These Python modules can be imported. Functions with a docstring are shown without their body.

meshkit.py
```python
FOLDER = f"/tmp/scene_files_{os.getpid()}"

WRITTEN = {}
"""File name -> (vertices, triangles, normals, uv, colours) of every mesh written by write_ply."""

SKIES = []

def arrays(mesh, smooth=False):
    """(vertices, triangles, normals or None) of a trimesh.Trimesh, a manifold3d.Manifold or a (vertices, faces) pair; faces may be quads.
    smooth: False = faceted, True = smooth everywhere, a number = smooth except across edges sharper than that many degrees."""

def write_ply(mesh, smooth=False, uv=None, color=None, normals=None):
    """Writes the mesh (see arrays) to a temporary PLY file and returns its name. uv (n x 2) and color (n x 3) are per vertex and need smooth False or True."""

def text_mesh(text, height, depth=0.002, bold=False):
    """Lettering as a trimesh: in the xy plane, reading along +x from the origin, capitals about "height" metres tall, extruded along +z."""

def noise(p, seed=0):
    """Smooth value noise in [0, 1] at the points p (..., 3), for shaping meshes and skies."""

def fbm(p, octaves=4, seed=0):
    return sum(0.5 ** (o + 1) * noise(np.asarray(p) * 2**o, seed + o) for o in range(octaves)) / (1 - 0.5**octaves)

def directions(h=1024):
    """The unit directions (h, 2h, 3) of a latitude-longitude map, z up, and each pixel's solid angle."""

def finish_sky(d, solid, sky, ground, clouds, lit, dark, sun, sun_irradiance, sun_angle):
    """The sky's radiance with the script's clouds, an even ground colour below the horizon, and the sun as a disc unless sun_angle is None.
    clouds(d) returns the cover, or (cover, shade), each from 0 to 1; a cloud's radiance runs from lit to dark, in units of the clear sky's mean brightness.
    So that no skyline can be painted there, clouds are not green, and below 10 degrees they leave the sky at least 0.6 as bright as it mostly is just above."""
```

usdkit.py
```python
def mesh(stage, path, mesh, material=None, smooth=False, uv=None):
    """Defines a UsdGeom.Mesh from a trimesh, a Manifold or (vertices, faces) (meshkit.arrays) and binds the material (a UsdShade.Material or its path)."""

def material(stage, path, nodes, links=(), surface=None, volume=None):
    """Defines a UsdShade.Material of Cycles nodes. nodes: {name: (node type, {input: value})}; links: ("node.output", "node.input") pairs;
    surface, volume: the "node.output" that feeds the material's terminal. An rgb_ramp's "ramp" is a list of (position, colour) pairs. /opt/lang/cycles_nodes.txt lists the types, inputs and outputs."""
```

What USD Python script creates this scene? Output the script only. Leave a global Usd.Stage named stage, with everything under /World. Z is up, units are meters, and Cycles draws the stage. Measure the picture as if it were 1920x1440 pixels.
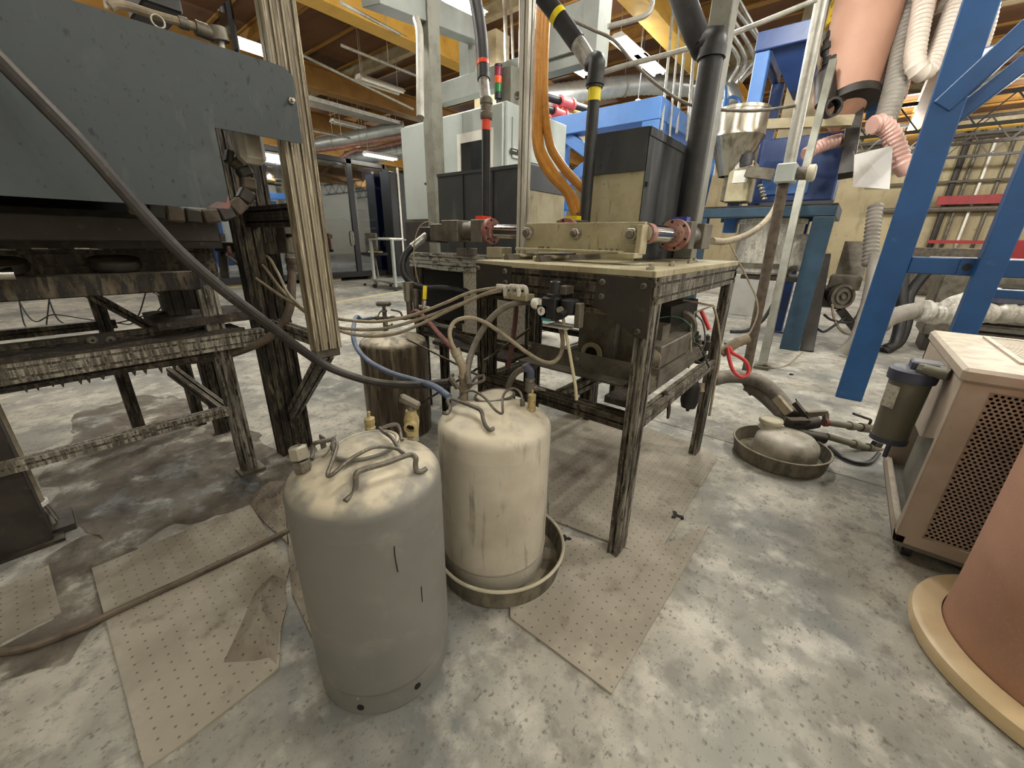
import math, random
import numpy as np, trimesh, shapely
from shapely.geometry import Polygon, box as sbox, Point
import usdkit, meshkit
from pxr import Usd, UsdGeom, UsdLux, UsdShade, Gf, Sdf
stage = Usd.Stage.CreateInMemory()
UsdGeom.SetStageUpAxis(stage, 'Z'); UsdGeom.SetStageMetersPerUnit(stage, 1.0)
W = UsdGeom.Xform.Define(stage, '/World'); stage.SetDefaultPrim(W.GetPrim())
random.seed(7); rng = np.random.default_rng(7)

# ---------------------------------------------------------------- camera, light, exposure
F = 740.0; PITCH = math.radians(20.05); ROLL = math.radians(1.13); YAW = math.radians(39.2); H = 1.25
EXPOSURE = 1.15
cp, sp_ = math.cos(PITCH), math.sin(PITCH)
fh = np.array([-math.sin(YAW), math.cos(YAW), 0]); r0 = np.array([math.cos(YAW), math.sin(YAW), 0])
fw = fh * cp + np.array([0, 0, -sp_]); u0 = fh * sp_ + np.array([0, 0, cp])
RT = math.cos(ROLL) * r0 + math.sin(ROLL) * u0; UP = -math.sin(ROLL) * r0 + math.cos(ROLL) * u0
C = np.array([0, 0, H])
cam = UsdGeom.Camera.Define(stage, '/World/camera')
cam.CreateHorizontalApertureAttr(36.0); cam.CreateVerticalApertureAttr(27.0)
cam.CreateFocalLengthAttr(F / 1920 * 36); cam.CreateClippingRangeAttr((0.05, 200)); cam.CreateExposureAttr(EXPOSURE)
M4 = Gf.Matrix4d(*RT, 0, *UP, 0, *(-fw), 0, *C, 1)
cam.AddTransformOp().Set(M4)

def P(px, py, x=None, y=None, z=None, d=None):
    """the point of the hall seen at a pixel, on a plane of the hall (or at a depth)"""
    r = fw + RT * (px - 960) / F - UP * (py - 720) / F
    t = d if d is not None else ((z - H) / r[2] if z is not None else (x / r[0] if x is not None else y / r[1]))
    return C + r * t
def PX(p):
    q = np.asarray(p, float) - C; d = q @ fw
    return 960 + F * (q @ RT) / d, 720 - F * (q @ UP) / d, d

AMB = 0.06
dome = UsdLux.DomeLight.Define(stage, '/World/hall_ambient'); dome.CreateIntensityAttr(AMB); dome.CreateColorAttr(Gf.Vec3f(1.0, .97, .9))
LIGHT = 1.0
# fluorescent fixtures: (x, y, z, length, intensity); they run along y like the photo's
TUBES = []
def tube_light(x, y, z, L, w=.22, k=1.0, col=(1.0, .985, .935)):
    l = UsdLux.RectLight.Define(stage, f'/World/fluorescent_glow_{len(TUBES):03d}'); TUBES.append((x, y, z, L))
    l.CreateWidthAttr(w); l.CreateHeightAttr(L); l.CreateIntensityAttr(LIGHT * k * 1.0); l.CreateColorAttr(Gf.Vec3f(*col))
    UsdGeom.XformCommonAPI(l).SetTranslate((x, y, z))
    u = UsdLux.RectLight.Define(stage, f'/World/fluorescent_uplight_{len(TUBES) - 1:03d}')
    u.CreateWidthAttr(w * .8); u.CreateHeightAttr(L); u.CreateIntensityAttr(LIGHT * k * .4); u.CreateColorAttr(Gf.Vec3f(*col))
    UsdGeom.XformCommonAPI(u).SetTranslate((x, y, z + .14)); UsdGeom.XformCommonAPI(u).SetRotate((180, 0, 0))
# fixtures in the picture (flat glows under their tubes)
for x, y, k in ((-3.6, 7.8, 1.1), (-4.7, 7.4, 1.1), (-5.0, 4.6, 1.1)): tube_light(x, y, 4.14, 1.2, k=70 * k)
# unseen lamps outside the picture: hall rows plus added fill, shining all round
ROW_FILL = [(1.9, .9, .6), (1.4, 4.0, 1.35), (-1.2, 4.6, 1.25), (-4.2, 1.6, .8), (-1.9, 1.9, .3), (-1.2, -3.4, .1), (2.4, -3.0, .35), (5.2, .5, 1.1), (5.2, -3.6, .5), (4.8, 6.0, .9), (4.2, 11, 1.3), (1.6, 9.4, 1.0), (-5.2, -3.4, .15), (-8.8, .2, .8), (-12.5, 1.0, 1.0)]
def row_fill_light(x, y, z, k):
    for e in (-.4, .4):
        l = UsdLux.SphereLight.Define(stage, f'/World/row_fill_glow_{len(TUBES):03d}{"ab"[e > 0]}'); l.CreateRadiusAttr(.07); l.CreateIntensityAttr(LIGHT * k * 190); l.CreateColorAttr(Gf.Vec3f(1.0, .985, .935)); UsdGeom.XformCommonAPI(l).SetTranslate((x, y + e, z))
    TUBES.append((x, y, z, 1.5))
for x, y, k in ROW_FILL: row_fill_light(x, y, 4.1, k)
for x, y, z, k in ((3.4, 17.5, 4.3, 2.6), (.2, 17.5, 4.3, 2.2), (-4, 17, 4.3, 2.0), (-9, 14, 4.3, 1.6), (-15, 12, 4.3, 1.8), (-16, 5, 4.3, 1.6), (-20, 9, 4.3, 1.6)): row_fill_light(x, y, z, k)  # further lamps added to brighten the back wall and far hall

# ---------------------------------------------------------------- mesh helpers
def nrm(v): v = np.asarray(v, float); return v / max(np.linalg.norm(v), 1e-12)
def frame(a, up=(0, 0, 1)):
    a = nrm(a); up = np.asarray(up, float)
    if abs(a @ nrm(up)) > .98: up = np.array([1.0, 0, 0]) if abs(a[0]) < .9 else np.array([0, 1.0, 0])
    s = nrm(np.cross(up, a)); return a, s, np.cross(a, s)
def spline(p, n=8):
    p = np.asarray(p, float)
    if len(p) < 3: return p
    q = np.vstack([2 * p[0] - p[1], p, 2 * p[-1] - p[-2]]); out = []
    for i in range(1, len(q) - 2):
        a, b, c, d = q[i - 1:i + 3]; t = np.linspace(0, 1, n, endpoint=False)[:, None]
        out.append(.5 * (2 * b + (c - a) * t + (2 * a - 5 * b + 4 * c - d) * t ** 2 + (3 * b - a - 3 * c + d) * t ** 3))
    return np.vstack(out + [p[-1:]])
def bevbox(x0, x1, y0, y1, z0, z1, b):
    if b <= 0:
        m = trimesh.creation.box([x1 - x0, y1 - y0, z1 - z0]); m.apply_translation([(x0 + x1) / 2, (y0 + y1) / 2, (z0 + z1) / 2]); return m
    b = min(b, (x1 - x0) / 2.2, (y1 - y0) / 2.2, (z1 - z0) / 2.2); pts = []
    for sx in (0, 1):
        for sy in (0, 1):
            for sz in (0, 1):
                X, Y, Z = (x0, x1)[sx], (y0, y1)[sy], (z0, z1)[sz]; bx, by, bz = (b, -b)[sx], (b, -b)[sy], (b, -b)[sz]
                pts += [(X, Y + by, Z + bz), (X + bx, Y, Z + bz), (X + bx, Y + by, Z)]
    return trimesh.convex.convex_hull(np.array(pts))
class MB:
    def __init__(s): s.m = []
    def add(s, m): s.m.append(m); return s
    def box(s, x0, x1, y0, y1, z0, z1, b=0): return s.add(bevbox(min(x0, x1), max(x0, x1), min(y0, y1), max(y0, y1), min(z0, z1), max(z0, z1), b))
    def bar(s, p, q, w, h, up=(0, 0, 1), b=0):
        p, q = np.asarray(p, float), np.asarray(q, float); a, sd, u = frame(q - p, up); L = np.linalg.norm(q - p)
        m = bevbox(0, L, -w / 2, w / 2, -h / 2, h / 2, b); T = np.eye(4); T[:3, 0], T[:3, 1], T[:3, 2], T[:3, 3] = a, sd, u, p
        m.apply_transform(T); return s.add(m)
    def grid(s, G, closed=True, caps=True):
        n, k = G.shape[:2]; v = G.reshape(-1, 3); f = []
        i = np.arange(n - 1)[:, None]; j = np.arange(k if closed else k - 1)[None, :]; j2 = (j + 1) % k
        a, b, c, d = (i * k + j).ravel(), (i * k + j2).ravel(), ((i + 1) * k + j2).ravel(), ((i + 1) * k + j).ravel()
        f = np.vstack([np.stack([a, b, c], 1), np.stack([a, c, d], 1)])
        if caps and closed:
            v = np.vstack([v, G[0].mean(0), G[-1].mean(0)]); j = np.arange(k); e = (n - 1) * k
            f = np.vstack([f, np.stack([(j + 1) % k, j, np.full(k, n * k)], 1), np.stack([e + j, e + (j + 1) % k, np.full(k, n * k + 1)], 1)])
        return s.add(trimesh.Trimesh(v, f, process=False))
    def tube(s, pts, r, n=8, sub=7, rf=None, smooth=True, step=None):
        p = spline(pts, sub) if smooth else np.asarray(pts, float)
        if step:
            L = np.r_[0, np.cumsum(np.linalg.norm(np.diff(p, axis=0), axis=1))]; t = np.arange(0, L[-1], step); p = np.stack([np.interp(t, L, p[:, k]) for k in range(3)], 1)
        d = np.gradient(p, axis=0); d /= np.maximum(np.linalg.norm(d, axis=1, keepdims=True), 1e-9)
        _, s0, _ = frame(d[0]); S = []
        for k in range(len(p)):
            s0 = nrm(s0 - d[k] * (s0 @ d[k])); S.append(s0)
        S = np.array(S); T = np.cross(d, S); a = np.linspace(0, 2 * np.pi, n, endpoint=False)
        R = np.full(len(p), float(r)) if rf is None else np.array([rf(i, i / (len(p) - 1)) for i in range(len(p))])
        return s.grid(p[:, None] + R[:, None, None] * (np.cos(a)[None, :, None] * S[:, None] + np.sin(a)[None, :, None] * T[:, None]))
    def corr(s, pts, r, pitch, amp, n=12):
        return s.tube(pts, r, n=n, sub=24, step=pitch / 2, rf=lambda i, t: r + (amp if i % 2 else 0))
    def cyl(s, p, q, r, r2=None, n=16):
        return s.lathe([(r, 0), (r if r2 is None else r2, np.linalg.norm(np.asarray(q, float) - np.asarray(p, float)))], p, np.asarray(q, float) - np.asarray(p, float), n)
    def lathe(s, prof, c, axis=(0, 0, 1), n=24, caps=True, sq=1, a0=0.0):
        a, sd, u = frame(axis); th = np.linspace(0, 2 * np.pi, n, endpoint=False) + a0
        G = np.array([[np.asarray(c, float) + a * z + (sd * np.cos(t) + u * np.sin(t) * sq) * r for t in th] for r, z in prof])
        return s.grid(G, True, caps)
    def hexn(s, p, ax, r, h, bore=0):
        p = np.asarray(p, float); s.lathe([(r * .9, 0), (r, h * .12), (r, h * .85), (r * .88, h)], p, ax, 6)
        return s
    def ext(s, poly, th, o=(0, 0, 0), ux=(1, 0, 0), uy=(0, 1, 0)):
        ms = trimesh.creation.extrude_polygon(poly, th, engine='earcut') if poly.geom_type == 'Polygon' else trimesh.util.concatenate([trimesh.creation.extrude_polygon(g, th, engine='earcut') for g in poly.geoms])
        T = np.eye(4); T[:3, 0], T[:3, 1], T[:3, 2], T[:3, 3] = ux, uy, np.cross(ux, uy), o
        ms.apply_transform(T)
        return s.add(ms)
    def prof(s, p, q, w, h, up=(0, 0, 1), m=.045):
        """slotted aluminium profile from p to q: w across, h along up"""
        p, q = np.asarray(p, float), np.asarray(q, float); a, sd, u = frame(q - p, up); L = np.linalg.norm(q - p)
        g = sbox(-w / 2, -h / 2, w / 2, h / 2); cut = []
        for k in range(max(1, round(w / m))):
            c = -w / 2 + (k + .5) * w / max(1, round(w / m))
            for sg in (-1, 1): cut += [sbox(c - .005, sg * h / 2 - .012, c + .005, sg * h / 2 + .012), sbox(c - .0085, sg * h / 2 - sg * .008 - .0035, c + .0085, sg * h / 2 - sg * .008 + .0035)]
            for e in (-.014, .014):
                for sg in (-1, 1): cut.append(sbox(c + e - .0013, sg * h / 2 - .0016, c + e + .0013, sg * h / 2 + .0016))
        for k in range(max(1, round(h / m))):
            c = -h / 2 + (k + .5) * h / max(1, round(h / m))
            for sg in (-1, 1): cut += [sbox(sg * w / 2 - .012, c - .005, sg * w / 2 + .012, c + .005), sbox(sg * w / 2 - sg * .008 - .0035, c - .0085, sg * w / 2 - sg * .008 + .0035, c + .0085)]
            for e in (-.014, .014):
                for sg in (-1, 1): cut.append(sbox(sg * w / 2 - .0016, c + e - .0013, sg * w / 2 + .0016, c + e + .0013))
        g = g.difference(shapely.union_all(cut))
        if g.geom_type != 'Polygon': g = max(g.geoms, key=lambda k: k.area)
        return s.ext(g, L, p, sd, u)
    def sph(s, c, r, sc=(1, 1, 1), n=2):
        m = trimesh.creation.icosphere(n, r); m.apply_scale(sc); m.apply_translation(c); return s.add(m)
    def get(s): return trimesh.util.concatenate(s.m) if len(s.m) > 1 else s.m[0]
USED = {}
def uniq(path):
    n = USED.get(path, 0); USED[path] = n + 1
    return path if n == 0 else f'{path}_{n:03d}'
LOC = {}
def setd(prim, **k):
    for a, b in k.items():
        if b is not None: prim.SetCustomDataByKey(a, b)
def thing(name, label, cat, loc=(0, 0, 0), group=None, kind=None):
    x = UsdGeom.Xform.Define(stage, uniq('/World/' + name)); x.AddTranslateOp().Set(Gf.Vec3d(*map(float, loc)))
    p = x.GetPrim(); LOC[str(p.GetPath())] = np.asarray(loc, float)
    setd(p, label=label, category=cat, group=group, kind=kind); return p
def obj(name, mb, mat, parent, smooth=32, label=None, kind=None):
    """a part (or sub-part) given in hall coordinates"""
    path = str(parent.GetPath()); top = '/'.join(path.split('/')[:3]); m = mb.get() if isinstance(mb, MB) else mb
    m = m.copy(); m.apply_translation(-LOC[top])
    g = usdkit.mesh(stage, uniq(path + '/' + name), m, mat, smooth=smooth); setd(g.GetPrim(), label=label, kind=kind); return g.GetPrim()
def solo(name, mb, mat, label, cat, group=None, kind=None, smooth=32):
    """a thing of one mesh"""
    g = usdkit.mesh(stage, uniq('/World/' + name), mb.get() if isinstance(mb, MB) else mb, mat, smooth=smooth); p = g.GetPrim()
    LOC[str(p.GetPath())] = np.zeros(3)
    setd(p, label=label, category=cat, group=group, kind=kind); return p
def struct(name, mb, mat, smooth=32, parent=None):
    if parent is not None: return obj(name, mb, mat, parent, smooth)
    g = usdkit.mesh(stage, uniq('/World/' + name), mb.get() if isinstance(mb, MB) else mb, mat, smooth=smooth); p = g.GetPrim(); LOC[str(p.GetPath())] = np.zeros(3); setd(p, kind='structure'); return p
def dup(root, loc, label=None, group=None):
    w = root.GetCustomData(); base = str(root.GetPath()); stem = base[:-4] if base[-4] == '_' and base[-3:].isdigit() else base
    x = UsdGeom.Xform.Define(stage, uniq(stem)); p = x.GetPrim(); p.GetReferences().AddInternalReference(root.GetPath())
    x.ClearXformOpOrder(); x.AddTranslateOp(opSuffix='place').Set(Gf.Vec3d(*map(float, loc)))
    setd(p, label=label or w['label'], category=w['category'], group=group or w.get('group')); p.SetInstanceable(True); return p

# ---------------------------------------------------------------- materials
def s2l(c): c = np.asarray(c, float) / 255; return tuple(np.where(c <= .04045, c / 12.92, ((c + .055) / 1.055) ** 2.4))
def mat(name, base, *layers, rough=.6, metal=0.0, bump=None, dust=None, spec=.5, rvar=0.0, extra=None):
    """base sRGB colour; layers: (scale, lo, hi, sRGB colour[, amount[, detail[, kind]]]); dust: (sRGB colour, amount) settled on faces that look up"""
    N = {'p': ('principled_bsdf', {'roughness': rough, 'metallic': metal, 'specular_ior_level': spec, 'base_color': s2l(base)}), 'g': ('geometry', {})}; L = []; last = None
    for i, ly in enumerate(layers):
        sc, lo, hi, col = ly[:4]; amt = ly[4] if len(ly) > 4 else 1.0; det = ly[5] if len(ly) > 5 else 4; kd = ly[6] if len(ly) > 6 else 'noise'
        sc = (sc,) * 3 if np.ndim(sc) == 0 else sc
        if kd == 'grid': sc = (sc[0], sc[1], 0.0)
        N[f'm{i}'] = ('mapping', {'scale': sc, 'location': (0, 0, 0) if kd == 'grid' else (3.7 * i, 1.3 * i, 7.1 * i)}); L.append(('g.position', f'm{i}.vector'))
        if kd == 'noise': N[f'n{i}'] = ('noise_texture', {'scale': 1.0, 'detail': float(det), 'roughness': .6}); out = f'n{i}.fac'
        else: N[f'n{i}'] = ('voronoi_texture', {'scale': 1.0, 'randomness': 0.0 if kd == 'grid' else 1.0}); out = f'n{i}.distance'
        L.append((f'm{i}.vector', f'n{i}.vector'))
        N[f'r{i}'] = ('map_range', {'from_min': lo, 'from_max': hi, 'to_min': 0.0, 'to_max': amt, 'clamp': True}); L.append((out, f'r{i}.value'))
        N[f'x{i}'] = ('mix', {'color1': s2l(base), 'color2': s2l(col)}); L.append((f'r{i}.result', f'x{i}.fac'))
        if last: L.append((last, f'x{i}.color1'))
        last = f'x{i}.color'
    if dust:
        N['sx'] = ('separate_xyz', {}); L.append(('g.normal', 'sx.vector'))
        N['dr'] = ('map_range', {'from_min': .35, 'from_max': .9, 'to_min': 0.0, 'to_max': dust[1], 'clamp': True}); L.append(('sx.z', 'dr.value'))
        N['dn'] = ('noise_texture', {'scale': 14.0, 'detail': 5.0}); L.append(('g.position', 'dn.vector'))
        N['dq'] = ('map_range', {'from_min': .36, 'from_max': .56, 'to_min': .22, 'to_max': 1.0, 'clamp': True}); L.append(('dn.fac', 'dq.value'))
        N['dm'] = ('math', {'math_type': 'multiply'}); L += [('dr.result', 'dm.value1'), ('dq.result', 'dm.value2')]
        N['dx'] = ('mix', {'color1': s2l(base), 'color2': s2l(dust[0])}); L.append(('dm.value', 'dx.fac'))
        if last: L.append((last, 'dx.color1'))
        last = 'dx.color'
    if last: L.append((last, 'p.base_color'))
    if bump:
        N['bm'] = ('mapping', {'scale': (bump[0],) * 3 if np.ndim(bump[0]) == 0 else bump[0]}); L.append(('g.position', 'bm.vector'))
        N['bn'] = ('noise_texture', {'scale': 1.0, 'detail': 5.0}); L.append(('bm.vector', 'bn.vector'))
        N['bb'] = ('bump', {'strength': bump[1], 'distance': bump[2] if len(bump) > 2 else .003}); L += [('bn.fac', 'bb.height'), ('bb.normal', 'p.normal')]
    if extra == 'film':
        N['av'] = ('noise_texture', {'scale': 5.0, 'detail': 6.0, 'roughness': .65}); N['ar'] = ('map_range', {'from_min': .4, 'from_max': .66, 'to_min': .0, 'to_max': .85, 'clamp': True}); L += [('g.position', 'av.vector'), ('av.fac', 'ar.value'), ('ar.result', 'p.alpha')]
    if rvar and layers:
        N['rv'] = ('map_range', {'from_min': 0.0, 'from_max': 1.0, 'to_min': rough, 'to_max': rough + rvar, 'clamp': True}); L += [('n0.fac', 'rv.value'), ('rv.result', 'p.roughness')]
    return usdkit.material(stage, '/World/Looks/' + name, N, L, surface='p.BSDF')
def glow(name, col, k):
    return usdkit.material(stage, '/World/Looks/' + name, {'e': ('emission', {'color': col, 'strength': k})}, [], surface='e.emission')
def pane(name, tint, refl=.25):
    return usdkit.material(stage, '/World/Looks/' + name, {'t': ('transparent_bsdf', {'color': tint}), 'g': ('glossy_bsdf', {'color': (.9, .95, 1), 'roughness': .03}), 'f': ('fresnel', {'IOR': 1.5}),
        'r': ('math', {'math_type': 'multiply_add', 'value2': 1.6, 'value3': refl * .25}), 'm': ('mix_closure', {})}, [('f.fac', 'r.value1'), ('r.value', 'm.fac'), ('t.BSDF', 'm.closure1'), ('g.BSDF', 'm.closure2')], surface='m.closure')
GR = (38, 32, 26)
m_floor = mat('concrete_floor', (180, 176, 162), (.95, .43, .6, (108, 111, 109), .9), (2.3, .48, .66, (144, 141, 131), .75), (6.5, .52, .68, (208, 204, 190), .6, 6), (13, .5, .66, (122, 119, 111), .7, 7),
              (26, .18, .08, (84, 80, 73), .6, 3, 'vor'), ((70, 40, 1), .58, .7, (88, 85, 78), .75, 6), (70, .16, .06, (66, 62, 56), .6, 2, 'vor'), rough=.72, bump=(45, .45, .004), spec=.35)
m_mat = mat('absorbent_pad', (164, 157, 142), (1.3, .42, .62, (132, 124, 110), .75), (5, .5, .7, (184, 177, 162), .6), (27, .13, .05, (70, 63, 54), .7, 1, 'grid'), (9, .6, .75, (100, 90, 76), .6), rough=.95, bump=(70, .5, .004), spec=.1)
m_matD = mat('dirty_absorbent_pad', (142, 134, 120), (2.3, .42, .62, (108, 99, 86), .85), (5, .5, .7, (166, 157, 142), .6), (27, .13, .05, (52, 46, 40), .7, 1, 'grid'), rough=.95, bump=(45, .6, .006), spec=.1)
m_alu = mat('grimy_aluminium_profile', (154, 149, 136), ((26, 26, 5), .36, .6, (60, 53, 43), .95), ((60, 60, 12), .5, .62, GR, .95, 6), ((130, 130, 50), .6, .72, (210, 202, 178), .5), rough=.5, metal=.25, dust=((150, 140, 118), .5))
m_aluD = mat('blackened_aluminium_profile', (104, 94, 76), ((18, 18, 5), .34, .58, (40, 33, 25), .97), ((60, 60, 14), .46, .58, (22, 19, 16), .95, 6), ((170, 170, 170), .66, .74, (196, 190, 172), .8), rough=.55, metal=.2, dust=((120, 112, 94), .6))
m_aluH = mat('streaked_aluminium_rail', (162, 156, 142), ((60, 60, 2.5), .42, .56, (72, 64, 53), .85), ((130, 130, 20), .5, .62, GR, .85, 6), rough=.5, metal=.25, dust=((150, 142, 122), .5))
m_plateG = mat('grey_painted_sheet', (60, 67, 68), (1.6, .4, .65, (55, 62, 64), .8), ((42, 55, 34), .6, .68, (34, 36, 36), .85, 6), (5, .6, .8, (82, 88, 88), .6), ((12, 12, 3), .62, .72, (94, 98, 97), .4), rough=.55, bump=(90, .18, .002), spec=.4)
m_dark = mat('oily_black_steel', (46, 40, 33), (9, .42, .64, (24, 21, 18), .9), (30, .6, .75, (86, 76, 60), .6), rough=.55, dust=((92, 82, 66), .6))
m_grime = mat('caked_sludge', (62, 54, 44), (14, .4, .65, (34, 29, 24), .9), (60, .58, .72, (112, 100, 82), .7), rough=.85, bump=(50, .9, .01))
m_steel = mat('bare_steel', (172, 166, 150), (12, .45, .65, (120, 112, 96), .7), (50, .6, .7, (80, 72, 60), .6), rough=.42, metal=.6)
m_steelD = mat('dull_dark_steel', (112, 106, 94), (10, .4, .65, (70, 64, 54), .85), (60, .6, .72, (50, 44, 38), .7), rough=.5, metal=.35, dust=((140, 132, 114), .45))
m_cream = mat('stained_cream_sheet', (172, 164, 134), (5, .42, .66, (136, 124, 92), .8), ((40, 40, 8), .6, .72, (84, 74, 54), .8), (60, .66, .72, (40, 36, 30), .8), rough=.6)
m_blackbox = mat('black_painted_sheet', (46, 48, 50), (3, .4, .65, (66, 68, 70), .7), ((9, 9, 2), .55, .72, (96, 98, 98), .55, 6), (40, .62, .7, (30, 30, 30), .7), rough=.5, dust=((96, 96, 94), .5))
m_black = mat('black_rubber', (26, 26, 27), (20, .5, .7, (54, 52, 50), .5), rough=.5)
m_hoseG = mat('dusty_grey_hose', (104, 98, 88), (18, .42, .65, (72, 66, 58), .8), (60, .6, .72, (150, 142, 124), .6), rough=.75, dust=((150, 142, 124), .5))
m_hoseK = mat('dusty_black_hose', (52, 48, 44), (18, .42, .65, (36, 33, 30), .8), (60, .6, .72, (96, 90, 80), .5), rough=.55, dust=((110, 104, 94), .45))
m_hoseB = mat('brown_dirty_hose', (92, 80, 66), (18, .42, .65, (58, 49, 40), .85), rough=.8, dust=((124, 112, 94), .5))
m_hoseT = mat('tan_dusty_hose', (146, 134, 112), (22, .45, .65, (104, 94, 78), .7), rough=.75, dust=((176, 166, 144), .5))
m_blueh = mat('dusty_blue_hose', (74, 92, 120), (18, .42, .65, (96, 108, 128), .8), rough=.6, dust=((140, 148, 158), .6))
m_redh = mat('dirty_red_hose', (118, 62, 52), (16, .42, .65, (84, 44, 36), .8), rough=.65)
m_redb = mat('bright_red_hose', (206, 62, 62), rough=.45)
m_orange = mat('amber_hose', (186, 128, 44), (30, .4, .7, (150, 92, 28), .6), rough=.35, spec=.6)
m_brass = mat('brass', (180, 164, 118), (40, .5, .7, (126, 110, 76), .7), rough=.45, metal=.35)
m_bluep = mat('blue_paint', (22, 70, 118), (4, .42, .66, (18, 58, 100), .7), (50, .68, .73, (18, 30, 50), .7), (7, .66, .8, (84, 122, 162), .4), rough=.42, dust=((126, 150, 176), .35))
m_bluel = mat('light_blue_paint', (74, 118, 178), (4, .42, .66, (62, 102, 160), .6), rough=.45, dust=((150, 178, 210), .4))
m_blued = mat('dark_blue_paint', (36, 62, 112), (5, .45, .66, (26, 46, 88), .7), rough=.45, dust=((120, 132, 150), .5))
m_tealb = mat('grimy_teal_blue_paint', (42, 68, 86), (6, .42, .66, (30, 50, 66), .8), (40, .64, .72, (24, 32, 38), .7), rough=.5, dust=((120, 120, 110), .7))
m_yel = mat('yellow_painted_beam', (214, 170, 74), (3, .45, .7, (184, 140, 56), .7), (20, .62, .72, (128, 100, 52), .5), rough=.6)
m_yelD = mat('brown_yellow_beam', (150, 110, 46), (3, .45, .7, (118, 82, 34), .7), rough=.7)
m_ply = mat('brown_roof_deck', (104, 70, 40), ((.8, 2, 1), .4, .65, (78, 50, 28), .8), rough=.85)
m_joist = mat('pale_joist', (170, 158, 126), (6, .45, .7, (136, 122, 92), .7), rough=.7)
m_white = mat('white_enamel', (226, 224, 214), (5, .5, .75, (196, 192, 180), .6), rough=.4)
m_conduit = mat('grey_conduit', (170, 168, 158), (10, .45, .7, (128, 124, 112), .7), rough=.4, metal=.4)
m_gcab = mat('grey_enamel_cabinet', (170, 178, 172), (2, .42, .66, (156, 163, 158), .7), (60, .68, .73, (112, 114, 110), .6), rough=.5, bump=(300, .1, .001))
m_gant = mat('grey_gantry_paint', (138, 142, 136), (3, .42, .66, (120, 124, 118), .7), (40, .66, .73, (84, 84, 78), .6), rough=.5)
m_gpost = mat('galvanised_post', (124, 124, 112), (6, .42, .66, (96, 94, 82), .8), (40, .62, .72, (70, 66, 56), .6), rough=.5, metal=.2)
m_duct = mat('galvanised_duct', (186, 192, 190), (5, .42, .66, (160, 166, 164), .7), rough=.38, metal=.55)
m_wall = mat('cream_concrete_wall', (166, 154, 122), (.7, .42, .66, (140, 128, 98), .7), ((3, 3, .6), .52, .7, (114, 104, 80), .7), (7, .6, .75, (96, 88, 70), .5), rough=.85)
m_wallb = mat('pale_bounce_wall', (214, 208, 190), rough=.85)  # for the unseen walls, made pale to bounce fill light
m_wally = mat('yellow_cream_wall', (196, 184, 138), (.7, .42, .66, (176, 162, 118), .7), rough=.85)
m_rackred = mat('red_rack_paint', (150, 34, 38), (6, .45, .7, (112, 24, 28), .7), rough=.5)
m_redf = mat('red_stained_flange', (138, 90, 82), (20, .42, .64, (168, 138, 124), .85), (50, .55, .7, (98, 42, 40), .8), rough=.5)
m_chrome = mat('polished_rod', (196, 194, 190), rough=.12, metal=1.0)
m_tank1 = mat('grey_dusty_tank', (122, 121, 115), (2.2, .42, .66, (110, 109, 104), .7), (9, .56, .74, (142, 140, 131), .55, 6), ((40, 40, 16), .7, .76, (170, 164, 148), .6), rough=.55, metal=.12, bump=(40, .1, .002), dust=((204, 194, 168), .97))
m_tank2 = mat('cream_dusty_tank', (204, 197, 180), (3, .42, .66, (166, 158, 140), .75), ((22, 22, 3), .55, .7, (110, 98, 78), .8, 6), (9, .56, .74, (190, 182, 160), .7, 6), ((50, 50, 14), .68, .74, (70, 60, 48), .7), rough=.6, metal=.12, dust=((214, 205, 180), .95))
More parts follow.
